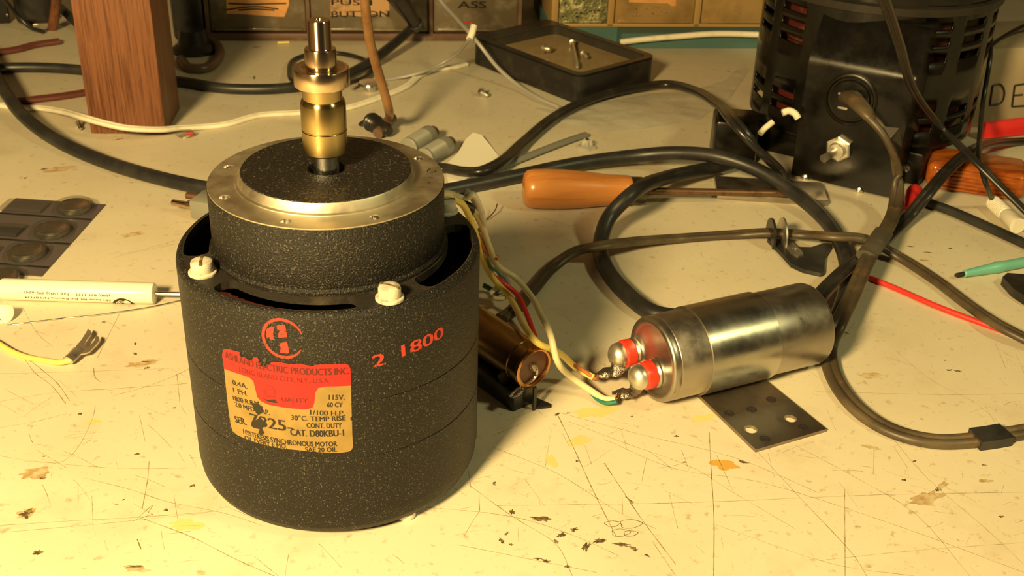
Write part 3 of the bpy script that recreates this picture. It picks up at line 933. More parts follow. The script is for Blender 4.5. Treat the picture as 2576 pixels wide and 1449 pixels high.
# ------------------------------------------------------------------ wires between motor and capacitors
lw = [((1150, 505, 72), (1168, 520, 68), (1195, 585, 52), (1214, 655, 32), (1245, 705, 15), (1275, 738, 12), (1298, 775, 14), (1320, 820, 26), (1352, 862, 27.5), (1408, 888, 18), (1450, 925, 8), (1493, 950, 6)),
      ((1190, 530, 60), (1208, 558, 54), (1232, 624, 40), (1256, 672, 25), (1296, 698, 20), (1334, 742, 17), (1360, 790, 21), (1386, 846, 27), (1402, 908, 20), (1440, 950, 8), (1490, 985, 3), (1520, 1003, 2.2), (1550, 1005, 3))]
t_ = thing('lead_wire', P(1400, 900, 0), 'yellow and orange lead wire running to the rear capacitor terminal', 'wire')
pts = [Vector((20, 31.5, 68)), Vector((26, 34, 76.4))] + [P(*q_) for q_ in lw[0]]
make('insulation', MB().tube(pts, 1.15, seg=12), M['w_yellow'], t_)
make('orange_tail', MB().tube([P(1440, 916, 10.2), P(1470, 934, 8), P(1498, 953, 5.6), P(1503, 946, 5.2)], .7, seg=8), M['w_orange'], t_)
t_ = thing('lead_wire', P(1450, 960, 0), 'yellow and green lead wire running to the front capacitor terminal', 'wire')
pts = [Vector((28.5, 24.2, 68)), Vector((34, 25, 76.4))] + [P(*q_) for q_ in lw[1]]
make('insulation', MB().tube(pts, 1.15, seg=12), M['w_cream'], t_)
make('green_tail', MB().tube([P(1488, 988, 1.5), P(1505, 1005, 1.5), P(1525, 1014, 1.6), P(1552, 1010, 3)], .8, seg=8), M['w_green'], t_)
make('bare_end', MB().tube([P(1545, 1005, 3), P(1552, 1000, 4), P(1556, 992, 4.4)], .5, seg=8), M['copper_rim'], t_)
for i, (mk, lab, pts_) in enumerate([
    ('w_red', 'red wire dropping from the bundle behind the tube capacitor', [(1185, 560, 55), (1208, 640, 36), (1250, 700, 15), (1300, 740, 9), (1325, 790, 6), (1345, 845, 4)]),
    ('cord_white', 'white wire arching tallest at the motor side', [(1160, 515, 70), (1172, 506, 72), (1195, 545, 62), (1210, 620, 42), (1222, 690, 22), (1240, 735, 10), (1215, 760, 7)]),
    ('gray_wire', 'gray wire ending in a cut stub above the motor rim', [(1148, 518, 70), (1150, 508, 72), (1175, 540, 60), (1202, 625, 40), (1225, 700, 18), (1255, 725, 9), (1262, 745, 7), (1225, 768, 6)]),
    ('w_orange', 'orange brown wire beside the motor with a bent end', [(1190, 600, 50), (1215, 640, 38), (1235, 652, 34), (1246, 658, 33)]),
    ('w_green', 'green wire curling in the bundle beside the motor', [(1190, 640, 40), (1215, 680, 27), (1240, 700, 16), (1250, 725, 10), (1240, 745, 7), (1205, 730, 9)]),
    ('cord_black', 'short black wire stub standing at the motor rim', [(1178, 545, 62), (1182, 525, 66), (1186, 507, 70)]),
    ('w_cream', 'cream wire looping lowest beside the tube capacitor', [(1190, 600, 50), (1212, 670, 30), (1236, 722, 13), (1262, 748, 8), (1250, 772, 6), (1212, 770, 7)]),
]):
    off = Vector((1.3, 2.5, 0)) * (0, 2, 3, 1, 1.6, 0.6, 2.6)[i]
    pts_ = [P(*q_) + off for q_ in pts_]
    if i in (1, 2, 5):
        a_ = math.radians(52 + 4.5 * i)
        pts_ = [Vector((37 * math.cos(a_), 37 * math.sin(a_), 68)), Vector((40 * math.cos(a_), 40 * math.sin(a_), 76.2))] + (pts_ if i != 5 else pts_[::-1][1:] )
    cable('hookup_wire', pts_, 1.0, M[mk], lab, 'wire', group='wires bundled beside the motor', seg=10)

# ------------------------------------------------------------------ cables
cable('rubber_cable', [(-70, 110, 12), (-25, 172, 11), (0, 210, 9.5), (55, 288, 7), (140, 352, 4.5), (250, 402), (370, 440), (500, 470), (640, 490), (800, 500), (960, 497), (1080, 486), (1150, 474), (1300, 443, 4), (1450, 412, 5), (1600, 392, 8), (1700, 385, 12), (1800, 393, 14.5),
                       (1900, 425, 12.5), (2000, 487, 7.5), (2075, 552, 4), (2118, 620), (2133, 690), (2120, 765), (2080, 825), (2010, 838), (1930, 812), (1850, 797), (1760, 797), (1690, 797), (1640, 786), (1572, 735), (1523, 672), (1511, 612, 4),
                       (1532, 547, 11), (1590, 487, 19.5), (1680, 446, 11), (1780, 425, 6.8), (1815, 416, 6.8), (1838, 411, 6.8)], 3.4, M['rubber'], 'thick black rubber cable sweeping behind the motor and looping round to the right', seg=20)
ZB_ = zip_profile(1.5)
cable('flat_cord', [(1262, 800, 1.6), (1300, 775, 1.6), (1335, 735, 1.6), (1390, 672, 1.8), (1450, 632, 6), (1515, 618, 9.4), (1600, 607, 5.5), (1700, 600, 2.2), (1850, 590, 1.8), (1930, 585, 4.6), (2020, 590, 5.2), (2100, 595, 9), (2180, 602, 8.3),
                    (2260, 645, 3), (2350, 702, 2), (2440, 770, 2.5), (2520, 822, 4.6), (2640, 880, 2.5)], 1.5, M['cord_brown'], 'worn brown flat cord crossing the bench under the metal clip', 'cord', prof=ZB_)
ppt = Pp(2140, 245, P(2000, 445, 0), (-.65, -.76, 0))
plate_n = Vector((-.65, -.76, 0))
t_ = thing('appliance_cable', P(2300, 1090, 0), 'dark brown power cord from the black machine outlet to the lower right edge', 'cord')
po = P(2000, 445, 0)


def off_plate(px, py, h):
    return P(px, py, Pp(px, py, po, plate_n).z + h)


make('cord', MB().tube([off_plate(2152, 254, 3), off_plate(2182, 286, 6), off_plate(2222, 333, 7), off_plate(2248, 388, 7), off_plate(2258, 445, 6.5), P(2253, 512, 9.5), P(2235, 566, 11.5), P(2205, 612, 12.5), P(2176, 668, 12), P(2138, 756, 10), P(2106, 822, 10), P(2086, 868, 4), P(2090, 925, 1.6),
                       P(2130, 1000, 1.6), P(2190, 1055, 1.6), P(2260, 1090, 1.6), P(2350, 1110, 1.6), P(2450, 1107, 1.6), P(2540, 1092, 1.6), P(2660, 1078, 1.6), P(2660, 1078, 1.6) + Vector((26, -9, 0)), P(2660, 1078, 1.6) + Vector((48, -28, 0))], 1.6, prof=zip_profile(1.7), sub=9), M['cord_brown'], t_, sharp=60)
make('plug', MB().tube([ppt + plate_n * 1, off_plate(2146, 248, 2.4), off_plate(2160, 263, 4.4), off_plate(2182, 286, 6), off_plate(2196, 302, 6.4)], 4.2, seg=16, prof=[(5.0 * math.cos(k * math.pi / 8), 3.4 * math.sin(k * math.pi / 8)) for k in range(16)], taper=lambda u: 1.1 - .45 * u), M['cord_brown'], t_)
make('cord_tie', MB().tube([P(2452, 1106, 1.9), P(2490, 1101, 1.9), P(2530, 1094, 1.9)], 2.3, prof=[(-3.8, -1.8), (3.8, -1.8), (4.0, 1.9), (-4.0, 1.9)]), M['rubber'], t_)
make('cord_tie', MB().tube([P(2178, 645, 12.6), P(2205, 610, 12.6), P(2222, 585, 11)], 2.3, prof=[(4.2 * math.cos(k * math.pi / 6), 2.6 * math.sin(k * math.pi / 6)) for k in range(12)]), M['tie'], t_)
tp = MB()
for a_, b_, c_ in (((2222, 318, 42), (2262, 322, 42), (2240, 350, 37)), ((2262, 325, 41), (2268, 370, 33), (2245, 352, 37))):
    v = [P(*a_), P(*b_), P(*c_)]
    n_ = (v[1] - v[0]).cross(v[2] - v[0]).normalized() * .25
    tp.add([p + n_ for p in v] + [p - n_ for p in v], [(0, 1, 2), (5, 4, 3), (0, 3, 4, 1), (1, 4, 5, 2), (2, 5, 3, 0)])
make('tape_tab', tp, M['tape_dark'], t_)
cable('zip_cord', [(2660, 352), (2576, 355), (2500, 360, 8), (2440, 382, 18), (2390, 422, 18), (2335, 485, 14), (2285, 545, 5), (2225, 605, 4), (2192, 636, 5), (2170, 650, 8.4), (2142, 666, 10.4), (2076, 726, 10.6), (2040, 770, 10), (2004, 793, 9)], 1.6, M['cord_black'],
      'black flat cord entering at the right and joining the brown cord at the tie', 'cord', prof=zip_profile(1.6))
cable('zip_cord', [(2196, -70, 150), (2225, 0, 127), (2262, 110, 95), (2300, 230, 61), (2370, 322, 33), (2450, 402, 27), (2540, 492, 16), (2660, 600, 5)], 1.6, M['cord_black'], 'black two-core cord hanging down in front of the black machine', 'cord', prof=zip_profile(1.15))
t_ = thing('plug_cord', P(2480, 420, 0), 'thin black cord ending in a ribbed white strain relief at right edge', 'cord')
make('cord', MB().tube([P(2495, 60, 62) + Vector((4, 10, 190)), P(2495, 60, 62) + Vector((1, 3, 80)), P(2495, 60, 62), P(2490, 150, 48), P(2474, 250, 30), P(2466, 330, 22), P(2463, 392, 21.2), P(2476, 450, 20), P(2497, 505, 5)], 1.25, seg=12), M['cord_black'], t_)
ra, rb = P(2497, 508, 4), P(2620, 625, 4)
rx = (rb - ra).normalized()
rp = [(2.6, 0), (3.2, .4)]
for k in range(9):
    rp += [(3.4, .6 + k * 1.5), (3.4, 1.6 + k * 1.5), (3.0, 1.7 + k * 1.5), (3.0, 2.0 + k * 1.5)]
rp += [(3.6, 15), (3.8, 26)]
make('strain_relief', MB().lathe(rp, ra, rx, seg=28), M['white_plastic'], t_)
cable('round_cable', [(2322, 504), (2346, 514), (2400, 534), (2500, 578), (2660, 650)], 2.3, M['rubber'], 'dark round cable between the amber block and the white strain relief', 'cable')
cable('thin_wire', [(2478, 128, 46), (2520, 95, 49), (2576, 65, 52), (2640, 40, 54)], 1.1, M['cord_black'], 'thin dark wire crossing the lettered cardboard box', 'wire')
cable('red_wire', [(2182, 697), (2250, 724), (2350, 768), (2450, 806, 1.1), (2540, 838, 1.1), (2660, 880, 1.1)], 1.15, M['w_red'], 'straight red wire lying on the right side of the bench', 'wire')
cable('flat_cord', [(-40, 134), (0, 131), (45, 124), (88, 113), (150, 104)], 1.6, M['cord_red_brown'], 'maroon flat cord at the left edge behind the wooden post', 'cord', prof=zip_profile(1.7))
cable('flat_cord', [(40, 256), (90, 250), (150, 243), (222, 232)], 1.5, M['cord_red_brown'], 'maroon flat cord ending at the foot of the wooden post', 'cord', prof=zip_profile(1.6))
cable('zip_cord', [(-40, 260, 1.2), (0, 264, 1.2), (60, 272, 1.2), (100, 272, 1.2), (165, 282, 6), (212, 296, 11), (262, 310, 10), (320, 322, 8), (400, 326, 5.2), (450, 322, 3), (520, 318, 1.2), (570, 312, 1.2), (650, 290, 1.2), (740, 284, 1.2), (860, 274, 1.2), (950, 247, 1.2), (1020, 218, 1.2),
                   (1055, 190, 1.2), (1090, 175, 1.2), (1145, 168, 1.2), (1172, 161, 1.2)], 1.1, M['cord_white'], 'white two-core cord curving past the wooden post and behind the motor shaft', 'cord', prof=zip_profile(1.25))
cable('zip_cord', [(1084, 424, 3), (1115, 422, 3.2), (1160, 430, 4), (1210, 429, 6.8), (1255, 411, 6.8), (1320, 356, 3), (1400, 291, 3.4), (1500, 244, 4.2), (1600, 220, 4.2), (1680, 211, 5), (1745, 226, 8), (1805, 262, 16), (1855, 315, 37), (1900, 368, 29), (1930, 398, 21), (1958, 426, 12), (1975, 450, 6), (1984, 466, 3)], 1.7, M['cord_black'],
      'black two-core cord bowing up in front of the meter box', 'cord', prof=zip_profile(1.75))
cable('heavy_cable', [(-60, 182, 3.0), (0, 172, 3), (100, 170, 3), (200, 176, 3), (330, 195, 3), (460, 206, 3), (560, 222, 3), (680, 224, 3), (760, 217, 3), (830, 205, 3), (890, 180, 4), (940, 150, 6), (1000, 103, 10), (1046, 62, 14)], 3.0, M['rubber'],
      'heavy black cord passing behind the wooden post and brass shaft', 'cord')
cable('looped_cable', [(790, 216, 7.4), (745, 208, 7.4), (728, 180, 3), (740, 150, 2), (785, 136, 2), (850, 134, 2), (905, 146, 2), (940, 168, 2.2), (925, 190, 3), (870, 212, 7.6)], 1.4, M['cord_black'], 'thin black cord looped behind the brass shaft', 'cord')
t_ = thing('power_plug', P(1040, 70, 0), 'black moulded plug on the heavy cord in front of the drawers', 'plug')
pa, pb = P(1046, 62, 16), P(1010, 5, 36)
make('plug_body', MB().tube([pa, pa.lerp(pb, .4), pa.lerp(pb, .7), pb, pb + (pb - pa) * .4], 5, seg=16, taper=lambda u: .75 + .65 * u), M['black'], t_)
make('plug_collar', MB().lathe([(3.4, -3), (4.6, -2), (4.8, 2), (3.6, 3)], pa, pb - pa, seg=20), M['rubber'], t_)
# gray test lead with white sleeve
t_ = thing('test_lead', P(1185, 110, 0), 'gray lead wires meeting in a white sleeve beside the meter box', 'wire')
make('gray_lead', MB().tube([P(1075, -60, 62) + Vector((-70, -10, 160)), P(1075, -60, 62) + Vector((-30, -4, 70)), P(1075, -60, 62), P(1108, 0, 50), P(1150, 48, 38), P(1180, 82, 29), P(1206, 112, 22), P(1250, 168, 11), P(1300, 212, 4), P(1355, 247, 2.4), P(1408, 271, 1.6)], 1.15, seg=10), M['gray_wire'], t_)
make('gray_lead', MB().tube([P(1181, 98, 27), P(1150, 135, 14), P(1105, 163, 6.5), P(1060, 182, 4.6), P(1000, 196, 1.3), P(930, 205, 1.2)], 1.0, seg=10), M['gray_wire'], t_)
make('sleeve', MB().tube([P(1192, 66, 32), P(1188, 80, 29.5), P(1180, 102, 25)], 2.1, seg=14), M['white_plastic'], t_)
make('red_core', MB().tube([P(1190, 68, 31), P(1184, 58, 33), P(1170, 56, 34)], .5, seg=8), M['w_red'], t_)
# amber hose hanging
hz = [Py(914, -60, 236) + Vector((-6, -10, 200)), Py(914, -60, 236) + Vector((-2, -4, 90)), Py(914, -60, 236), Py(918, 0, 240), Py(923, 50, 243), Py(932, 110, 247), Py(948, 170, 251), Py(966, 230, 255), Py(978, 275, 259), P(976, 302, 5.5), P(962, 322, 4.2)]
t_ = thing('clip_lead', P(965, 330, 0), 'amber brown lead hanging down to a black clip behind the motor', 'lead')
make('insulation', MB().tube(hz, 2.35, seg=16), M['hose'], t_)
pm = MB()
hs = spline(hz[:9], 10)
for i in range(24, len(hs) - 4, 3):
    tt = (hs[i + 1] - hs[i]).normalized()
    tocam = (Vector(CAM) - hs[i]).normalized()
    sd_ = tt.cross(tocam).normalized()
    c = hs[i] + (tocam - sd_ * .35).normalized() * 2.36
    pm.box(c, (1.0 + .5 * math.sin(i), .9, .12), tt, sd_)
make('printed_mark', pm, M['phenolic'], t_)
make('sleeve', MB().tube([P(985, 296, 6), P(966, 320, 4.4), P(950, 336, 3.4)], 3.0, seg=16, taper=lambda u: 1.05 - .1 * u), M['conn_tip'], t_)
ca, cb = P(927, 303, 5.5), P(985, 334, 4)
cxd = (cb - ca).normalized()
make('clip_body', MB().lathe([(2.5, 0), (4.6, .8), (5.2, 2.5), (4.5, 3.4), (5.0, 4.4), (4.4, 5.4), (4.9, 6.4), (4.0, 8), (3.6, 11), (3.8, 14), (2.5, 17)], ca, cxd, seg=24), M['black'], t_)
make('clip_jaw', MB().tube([ca, ca - cxd * 3 + Vector((0, 0, -1.5)), ca - cxd * 6 + Vector((-1, -1, -4.2))], 1.1, seg=8), M['black'], t_)
t_ = thing('chrome_knob', P(930, 225, 0), 'small chrome knob with a flange lying behind the brass shaft', 'knob')
make('flange', MB().lathe([(6.5, 4.2), (6.8, 4.6), (6.4, 5.6), (2, 5.8)], P(931, 230, 0), seg=32), M['steel'], t_)
make('stem', MB().lathe([(3.0, 0), (3.4, 1), (3.4, 4.3)], P(931, 230, 0), seg=24), M['steel'], t_)

# ------------------------------------------------------------------ wooden post
pf0, pf1 = P(229, 337, 0), P(418, 338, 0)
fx = (pf1 - pf0)
wpost = fx.length
fx.normalize()
fy = Vector((-fx.y, fx.x, 0))
pc_ = pf0 + fx * wpost / 2 + fy * 19
pb = MB().box(pc_ + Vector((0, 0, 130)), (wpost, 38, 260), fx, bev=.7)
post = make('wooden_post', pb, M['wood_post'])
tag(post, 'square reddish brown wooden post standing at the left of the bench', 'post')

# ------------------------------------------------------------------ screwdriver with wooden handle
ha, hb = P(1316, 474, 9.4), P(1985, 487, 4.6)
hx = (hb - ha).normalized()
t_ = thing('screwdriver', (ha.x, ha.y, 0), 'old screwdriver with orange wooden handle and rusty blade', 'screwdriver')
make('handle', MB().lathe([(4.5, 0), (7.0, .5), (8.4, 1.8), (9.0, 4.5), (9.25, 10), (9.2, 18), (8.7, 26), (7.8, 34), (7.2, 40), (7.1, 46), (7.0, 49), (6.4, 50.2)], ha, hx, seg=48), M['wood_handle'], t_, sharp=60)
make('ferrule', MB().lathe([(6.5, 50), (6.5, 55), (6.0, 57), (2.2, 58)], ha, hx, seg=36), M['ferrule'], t_)
LB = (hb - ha).length
make('blade', MB().tube([ha + hx * 57, ha + hx * (LB - 30), ha + hx * (LB - 18), hb], 1.9, prof=[(1.9 * math.cos(k * math.pi / 6), 1.7 * math.sin(k * math.pi / 6)) for k in range(12)], taper=lambda u: 1 if u < .75 else 1.0 - .3 * (u - .75)), M['rust'], t_)

# ------------------------------------------------------------------ white pocket screwdriver
ta, tb = P(2, 727, 4.3), P(390, 738, 4.3)
txd = (tb - ta).normalized()
TL = (tb - ta).length
pen = thing('pocket_screwdriver', (ta.x, ta.y, 0), 'white printed pocket screwdriver lying left of the motor', 'screwdriver')
make('barrel', MB().lathe([(3.2, 0), (4.0, .5), (4.2, 1.4), (4.2, TL - .8), (4.0, TL - .2), (3.6, TL)], ta, txd, seg=40), M['white_plastic'], pen)
make('steel_shank', MB().lathe([(.85, TL - .1), (.85, TL + 24)], ta, txd, seg=16), M['steel'], pen)
pcyl = Cyl(ta, txd, 4.2, (0, -1, .6))


def pz(zx, zy):
    return pcyl.hit(zx / 3.903, 600 + zy / 3.903)


pt = MB()
on_pen = lambda x, y, *z: pcyl.at(x, y, .05)
for s, a, b, h in (('(800) 821-1121', (1078, 550), (752, 541), -.95), ('Fax: (505) 892-6243', (672, 538), (232, 514), -.95), ('581 Laser Rd. Rio Rancho, NM 87124', (1085, 600), (242, 567), -.95)):
    write(pt, s, pz(*a), pz(*b), h, on_pen, .05)
make('printed_text', pt, M['ink'], pen)
lc = pz(1222, 640)
sg = 1.0 if pz(1222, 560)[1] > lc[1] else -1.0


def pen_ell(cx, cy, rx_, ry_, n=32):
    return [(lc[0] + cx + rx_ * math.cos(2 * math.pi * k / n), lc[1] + sg * (cy + ry_ * math.sin(2 * math.pi * k / n))) for k in range(n)]


def pen_disc(mb, cx, cy, rx_, ry_, h, rings=8):
    rows = [pen_ell(cx, cy, rx_ * (k + 1) / rings, ry_ * (k + 1) / rings) for k in range(rings)]
    vs = [pcyl.at(lc[0] + cx, lc[1] + sg * cy, h)] + [pcyl.at(x, y, h) for row in rows for x, y in row]
    fs = [(0, 1 + k, 1 + (k + 1) % 32) for k in range(32)]
    for i in range(rings - 1):
        for k in range(32):
            a, b = 1 + i * 32, 1 + (i + 1) * 32
            fs.append((a + k, b + k, b + (k + 1) % 32, a + (k + 1) % 32))
    mb.add(vs, fs)


pl = MB()
pen_disc(pl, 0, 0, 4.3, 4.2, .05)
make('printed_logo', pl, M['ink'], pen)
pl2 = MB()
pen_disc(pl2, 1.5, 1.7, 1.35, 1.5, .09, 4)
for k in range(3):
    rr, cx_ = 1.9 + .62 * k, 1.1
    vs, fs = [], []
    for i in range(15):
        a = math.radians(100 + 8 * i)
        w = .36 * math.sin(math.pi * (i + .6) / 15.2)
        for q_ in (rr - w / 2, rr + w / 2):
            vs.append(pcyl.at(lc[0] + cx_ + q_ * math.cos(a) * 1.25, lc[1] + sg * (.3 + q_ * math.sin(a)), .09))
    for i in range(14):
        fs.append((2 * i, 2 * i + 1, 2 * i + 3, 2 * i + 2))
    pl2.add(vs, fs)
make('logo_lines', pl2, M['white_plastic'], pen)

# ------------------------------------------------------------------ coin cells on a blister card
ka, kb, kc = P(40, 499, .3), P(266, 515, .3), P(105, 695, .3)
kd = ka + (kc - kb)
card = thing('blister_card', ((ka + kc) / 2).to_tuple()[:2] + (0,), 'gray blister card of coin cells at the left edge', 'package')
make('card', MB().plate([p.to_tuple()[:2] for p in (ka, kb, kc, kd)], .05, .5), M['card'], card)
kx = (kb - ka).normalized()
kyv = (kc - kb).normalized()
cc = [P(186, 525, 1), P(130, 584, 1), P(67, 640, 1)]
cc.append(cc[2] + (cc[2] - cc[0]) / 2)
names = ['coin cell in the blister row farthest from the viewer', 'coin cell in the second blister row of the card', 'coin cell in the third blister row of the card', 'coin cell nearest the white pocket screwdriver']
for i, c in enumerate(cc):
    make('blister', MB().lathe([(9.6, .5), (9.0, .9), (8.3, 3.7), (7.8, 4.0), (.1, 4.05)], (c.x, c.y, 0), seg=40, cap0=False, cap1=False), M['blister'], card)
    tc_ = Vector((c.x, c.y, 0)) - kx * 22
    make('blister', MB().box(tc_ + Vector((0, 0, 1.5)) + kyv * 1.5, (19.5, 10.5, 2.0), kx, bev=.8), M['blister'], card)
    pe = Vector((c.x, c.y, .6)) + kyv * 8.8
    de = (kb - pe).dot(kx) - (kb - pe).dot(kyv) * kx.dot(kyv)
    pr_ = (kb + kyv * ((pe - kb).dot(Vector((-kx.y, kx.x, 0))) / kyv.dot(Vector((-kx.y, kx.x, 0)))))
    make('perforation', MB().box(Vector((pr_.x, pr_.y, .6)) - kx * 23.2, (46, 1.4, .25), kx), M['dark'], card)
    cell = MB().lathe([(6.9, .6), (7.4, .9), (7.4, 2.6), (7.1, 2.9), (6.5, 2.95), (6.4, 3.3), (6.1, 3.5), (.1, 3.5)], (c.x, c.y, 0), seg=48, cap1=False)
    tag(make('coin_cell', cell, M['cell']), names[i], 'battery', 'coin cells on the blister card')

# ------------------------------------------------------------------ yellow wire with fork terminal
t_ = thing('terminal_wire', P(120, 910, 0), 'yellow wire with a crimped fork terminal at left front', 'wire')
make('insulation', MB().tube([P(-60, 835, 1), P(-10, 860, 1), (P(30, 884, 1)), P(70, 899, 1), P(115, 907, 1), P(150, 912, 1.2), P(180, 906, 1.8)], 1.0, seg=12), M['w_yellow'], t_)
fz = 1.9
f2 = lambda pts: [P(x / 3.903, 600 + y / 3.903, fz).to_tuple()[:2] for x, y in pts]
make('fork_tongue', MB().plate(f2([(745, 1075), (800, 1010), (850, 930), (865, 900), (895, 920), (900, 950), (850, 1010), (835, 1050), (850, 1075), (885, 1070), (935, 1005), (945, 965), (975, 980), (980, 1010), (930, 1075), (880, 1125), (835, 1140), (780, 1150)]), fz, fz + .6), M['satin'], t_)
make('crimp_barrel', MB().tube([P(171, 907, 1.9), P(181, 898, 2.1), P(196, 882, 2.4)], 1.7, prof=[(2.2 * math.cos(k * math.pi / 6), 1.5 * math.sin(k * math.pi / 6)) for k in range(12)]), M['satin'], t_)
cable('bare_wire', [(18, 818, .35), (65, 813, .35), (160, 801, .35), (250, 792, .5), (380, 772, .5), (458, 756, .35), (480, 752, .35)], .35, M['steel'], 'thin bare wire lying below the white pocket screwdriver', 'wire', seg=8)
cw = MB()
cv = []
for k in range(15):
    a = math.radians(-60 + 14 * k)
    c = P(20, 800, 0) + Vector((2.8 * math.sin(a), -1.0 - 2.6 * math.cos(a), 2.9 - 2.7 * math.cos(a)))
    cv.append(c)
ln = Vector((-10, 2.2, 0))
for p in cv:
    cw.v += [p, p + ln]
for i in range(len(cv) - 1):
    cw.f.append((2 * i, 2 * i + 1, 2 * i + 3, 2 * i + 2))
b_ = len(cw.v)
o = make('curled_strip', cw, M['paper'])
o.modifiers.new('thickness', 'SOLIDIFY').thickness = .0003
o.location.z = .0002
tag(o, 'curled white plastic strip at the left edge under the pocket screwdriver', 'scrap')

# ------------------------------------------------------------------ banana plug behind the motor
t_ = thing('banana_plug', P(500, 525, 0), 'gray plug with metal pins poking out behind the motor left side', 'plug')
ba, bb = P(432, 509, 5), P(560, 530, 5)
bx_ = (bb - ba).normalized()
make('pin', MB().lathe([(.9, 0), (1.5, .5), (1.5, 8), (2.2, 8.2), (2.2, 12), (1.6, 12.3)], ba, bx_, seg=20), M['bronze'], t_)
make('pin', MB().lathe([(.9, 0), (1.6, .5), (1.6, 6)], P(468, 491, 5), bx_, seg=20), M['rust'], t_)
make('plug_body', MB().box(P(495, 512, 5) + bx_ * 9, (18, 14, 9.4), bx_, bev=1.6), M['conn_gray'], t_)

# ------------------------------------------------------------------ small bits on the bench
t_ = thing('neon_bulb', P(462, 331, 0), 'tiny clear glass bulb with a red spot by the white cord', 'bulb')
na, nb = P(440, 337, 2.4), P(488, 335, 2.4)
make('envelope', MB().lathe([(.3, 0), (1.5, .9), (2.2, 3), (2.2, 7.5), (1.4, 9.3), (.2, 10)], na, nb - na, seg=24), M['glass'], t_)
make('electrode', MB().lathe([(.9, 5.5), (.9, 9)], na, nb - na, seg=12), M['w_red'], t_)


def screw(px, py, dx, dy, L, label, rr=1.3, z=1.6):
    a, b = P(px, py, z), P(px + dx, py + dy, z * .8)
    t = thing('machine_screw', P(px, py, 0), label, 'screw')
    d = (b - a).normalized()
    prof = [(rr, 0)]
    n = int(L / .7)
    for k in range(n):
        prof += [(rr, k * .7), (rr * .82, k * .7 + .35)]
    prof.append((rr * .6, L))
    make('thread', MB().lathe(prof, a, d, seg=18), M['steel'], t)
    make('head', MB().lathe([(.3, -1.9), (rr * 1.4, -1.6), (rr * 1.8, -.6), (rr * 1.8, 0)], a, d, seg=20), M['steel'], t)


screw(1213, 233, 12, 6, 4.5, 'small loose screw on the bench left of the meter box', 1.6, 2.4)
screw(198, 312, 8, 20, 7, 'small silver screw under the white cord by the post', 1.0, 1.5)
tag(make('wire_offcut', MB().tube([P(698, 107, .6), P(728, 106, .6)], .6, seg=8, smooth=False), M['w_yellow']), 'short yellow wire offcut in front of the brown drawers', 'offcut')
tag(make('wire_offcut', MB().tube([P(462, 347, .6), P(484, 339, .6)], .55, seg=8, smooth=False), M['cord_white']), 'short white wire offcut below the tiny glass bulb', 'offcut')
tag(make('brass_bristle', MB().tube([P(1210, 562, .4), P(1232, 545, 1.5), P(1246, 528, 3), P(1251, 513, 4)], .3, seg=6), M['rust']), 'single fine bristle curving up right of the motor', 'bristle')
for i, (a, b, tip, lab) in enumerate((((1026, 372), (1082, 337), (1096, 328), 'gray ribbed connector with brown tip, the one farther back'), ((1066, 398), (1124, 364), (1138, 355), 'gray ribbed connector with brown tip, the one nearer the white paper'))):
    va, vb = P(*a, 5), P(*b, 5)
    d = vb - va
    L = d.length
    t_ = thing('connector', (va.x, va.y, 0), lab, 'connector', None)
    pr = [(4.0, 0), (5.0, .5), (5.0, 2.0)]
    k = 2.0
    while k < L * .7:
        pr += [(5.0, k), (4.7, k + .25), (5.0, k + .5)]
        k += .7
    pr += [(5.0, L - 1.5), (4.6, L)]
    make('shell', MB().lathe(pr, va, d, seg=32), M['conn_gray'], t_)
    make('tip', MB().lathe([(3.0, L - .1), (3.2, L + .4), (3.2, L + 4), (2.9, L + 4.4)], va, d, seg=24), M['conn_tip'], t_)
# white paper scrap
pp_ = [(1118, 418), (1150, 388), (1172, 356), (1190, 343), (1212, 348), (1236, 372), (1258, 398), (1262, 425), (1255, 446), (1190, 452), (1128, 458)]
pv = [P(x, y, .3).to_tuple()[:2] for x, y in pp_]
pcx, pcy = sum(p[0] for p in pv) / len(pv), sum(p[1] for p in pv) / len(pv)
o = make('paper_scrap', MB().plate(pv, 0.1, .45, fn=lambda x, y, z: Vector((x, y, z + max(0, (y - pcy)) ** 1.5 * .012))), M['paper'])
tag(o, 'white paper scrap with a rounded point behind the motor', 'paper')
cable('sleeving', [(1168, 462, 1.7), (1210, 443, 1.7), (1260, 421, 1.7), (1340, 388, 2), (1420, 357, 2), (1474, 339, 1.2)], 2.2, M['gray_tube'], 'gray sleeving tube with a slanted tip between the cord and cable', 'tube', seg=12,
      prof=[(2.2 * math.cos(k * math.pi / 6), 1.5 * math.sin(k * math.pi / 6)) for k in range(12)])
t_ = thing('plastic_rivet', P(1476, 368, 0), 'small clear plastic clip with a black centre by the gray sleeving', 'clip')
make('clip_body', MB().lathe([(5.0, 0), (4.6, 1.2), (2.6, 1.8), (2.2, 4.5), (.8, 4.7)], P(1476, 372, 0), seg=30, rib=5, ribd=.5), M['bag'], t_)
make('centre', MB().lathe([(.9, 4.6), (.9, 5.0)], P(1476, 372, 0), seg=16), M['dark'], t_)
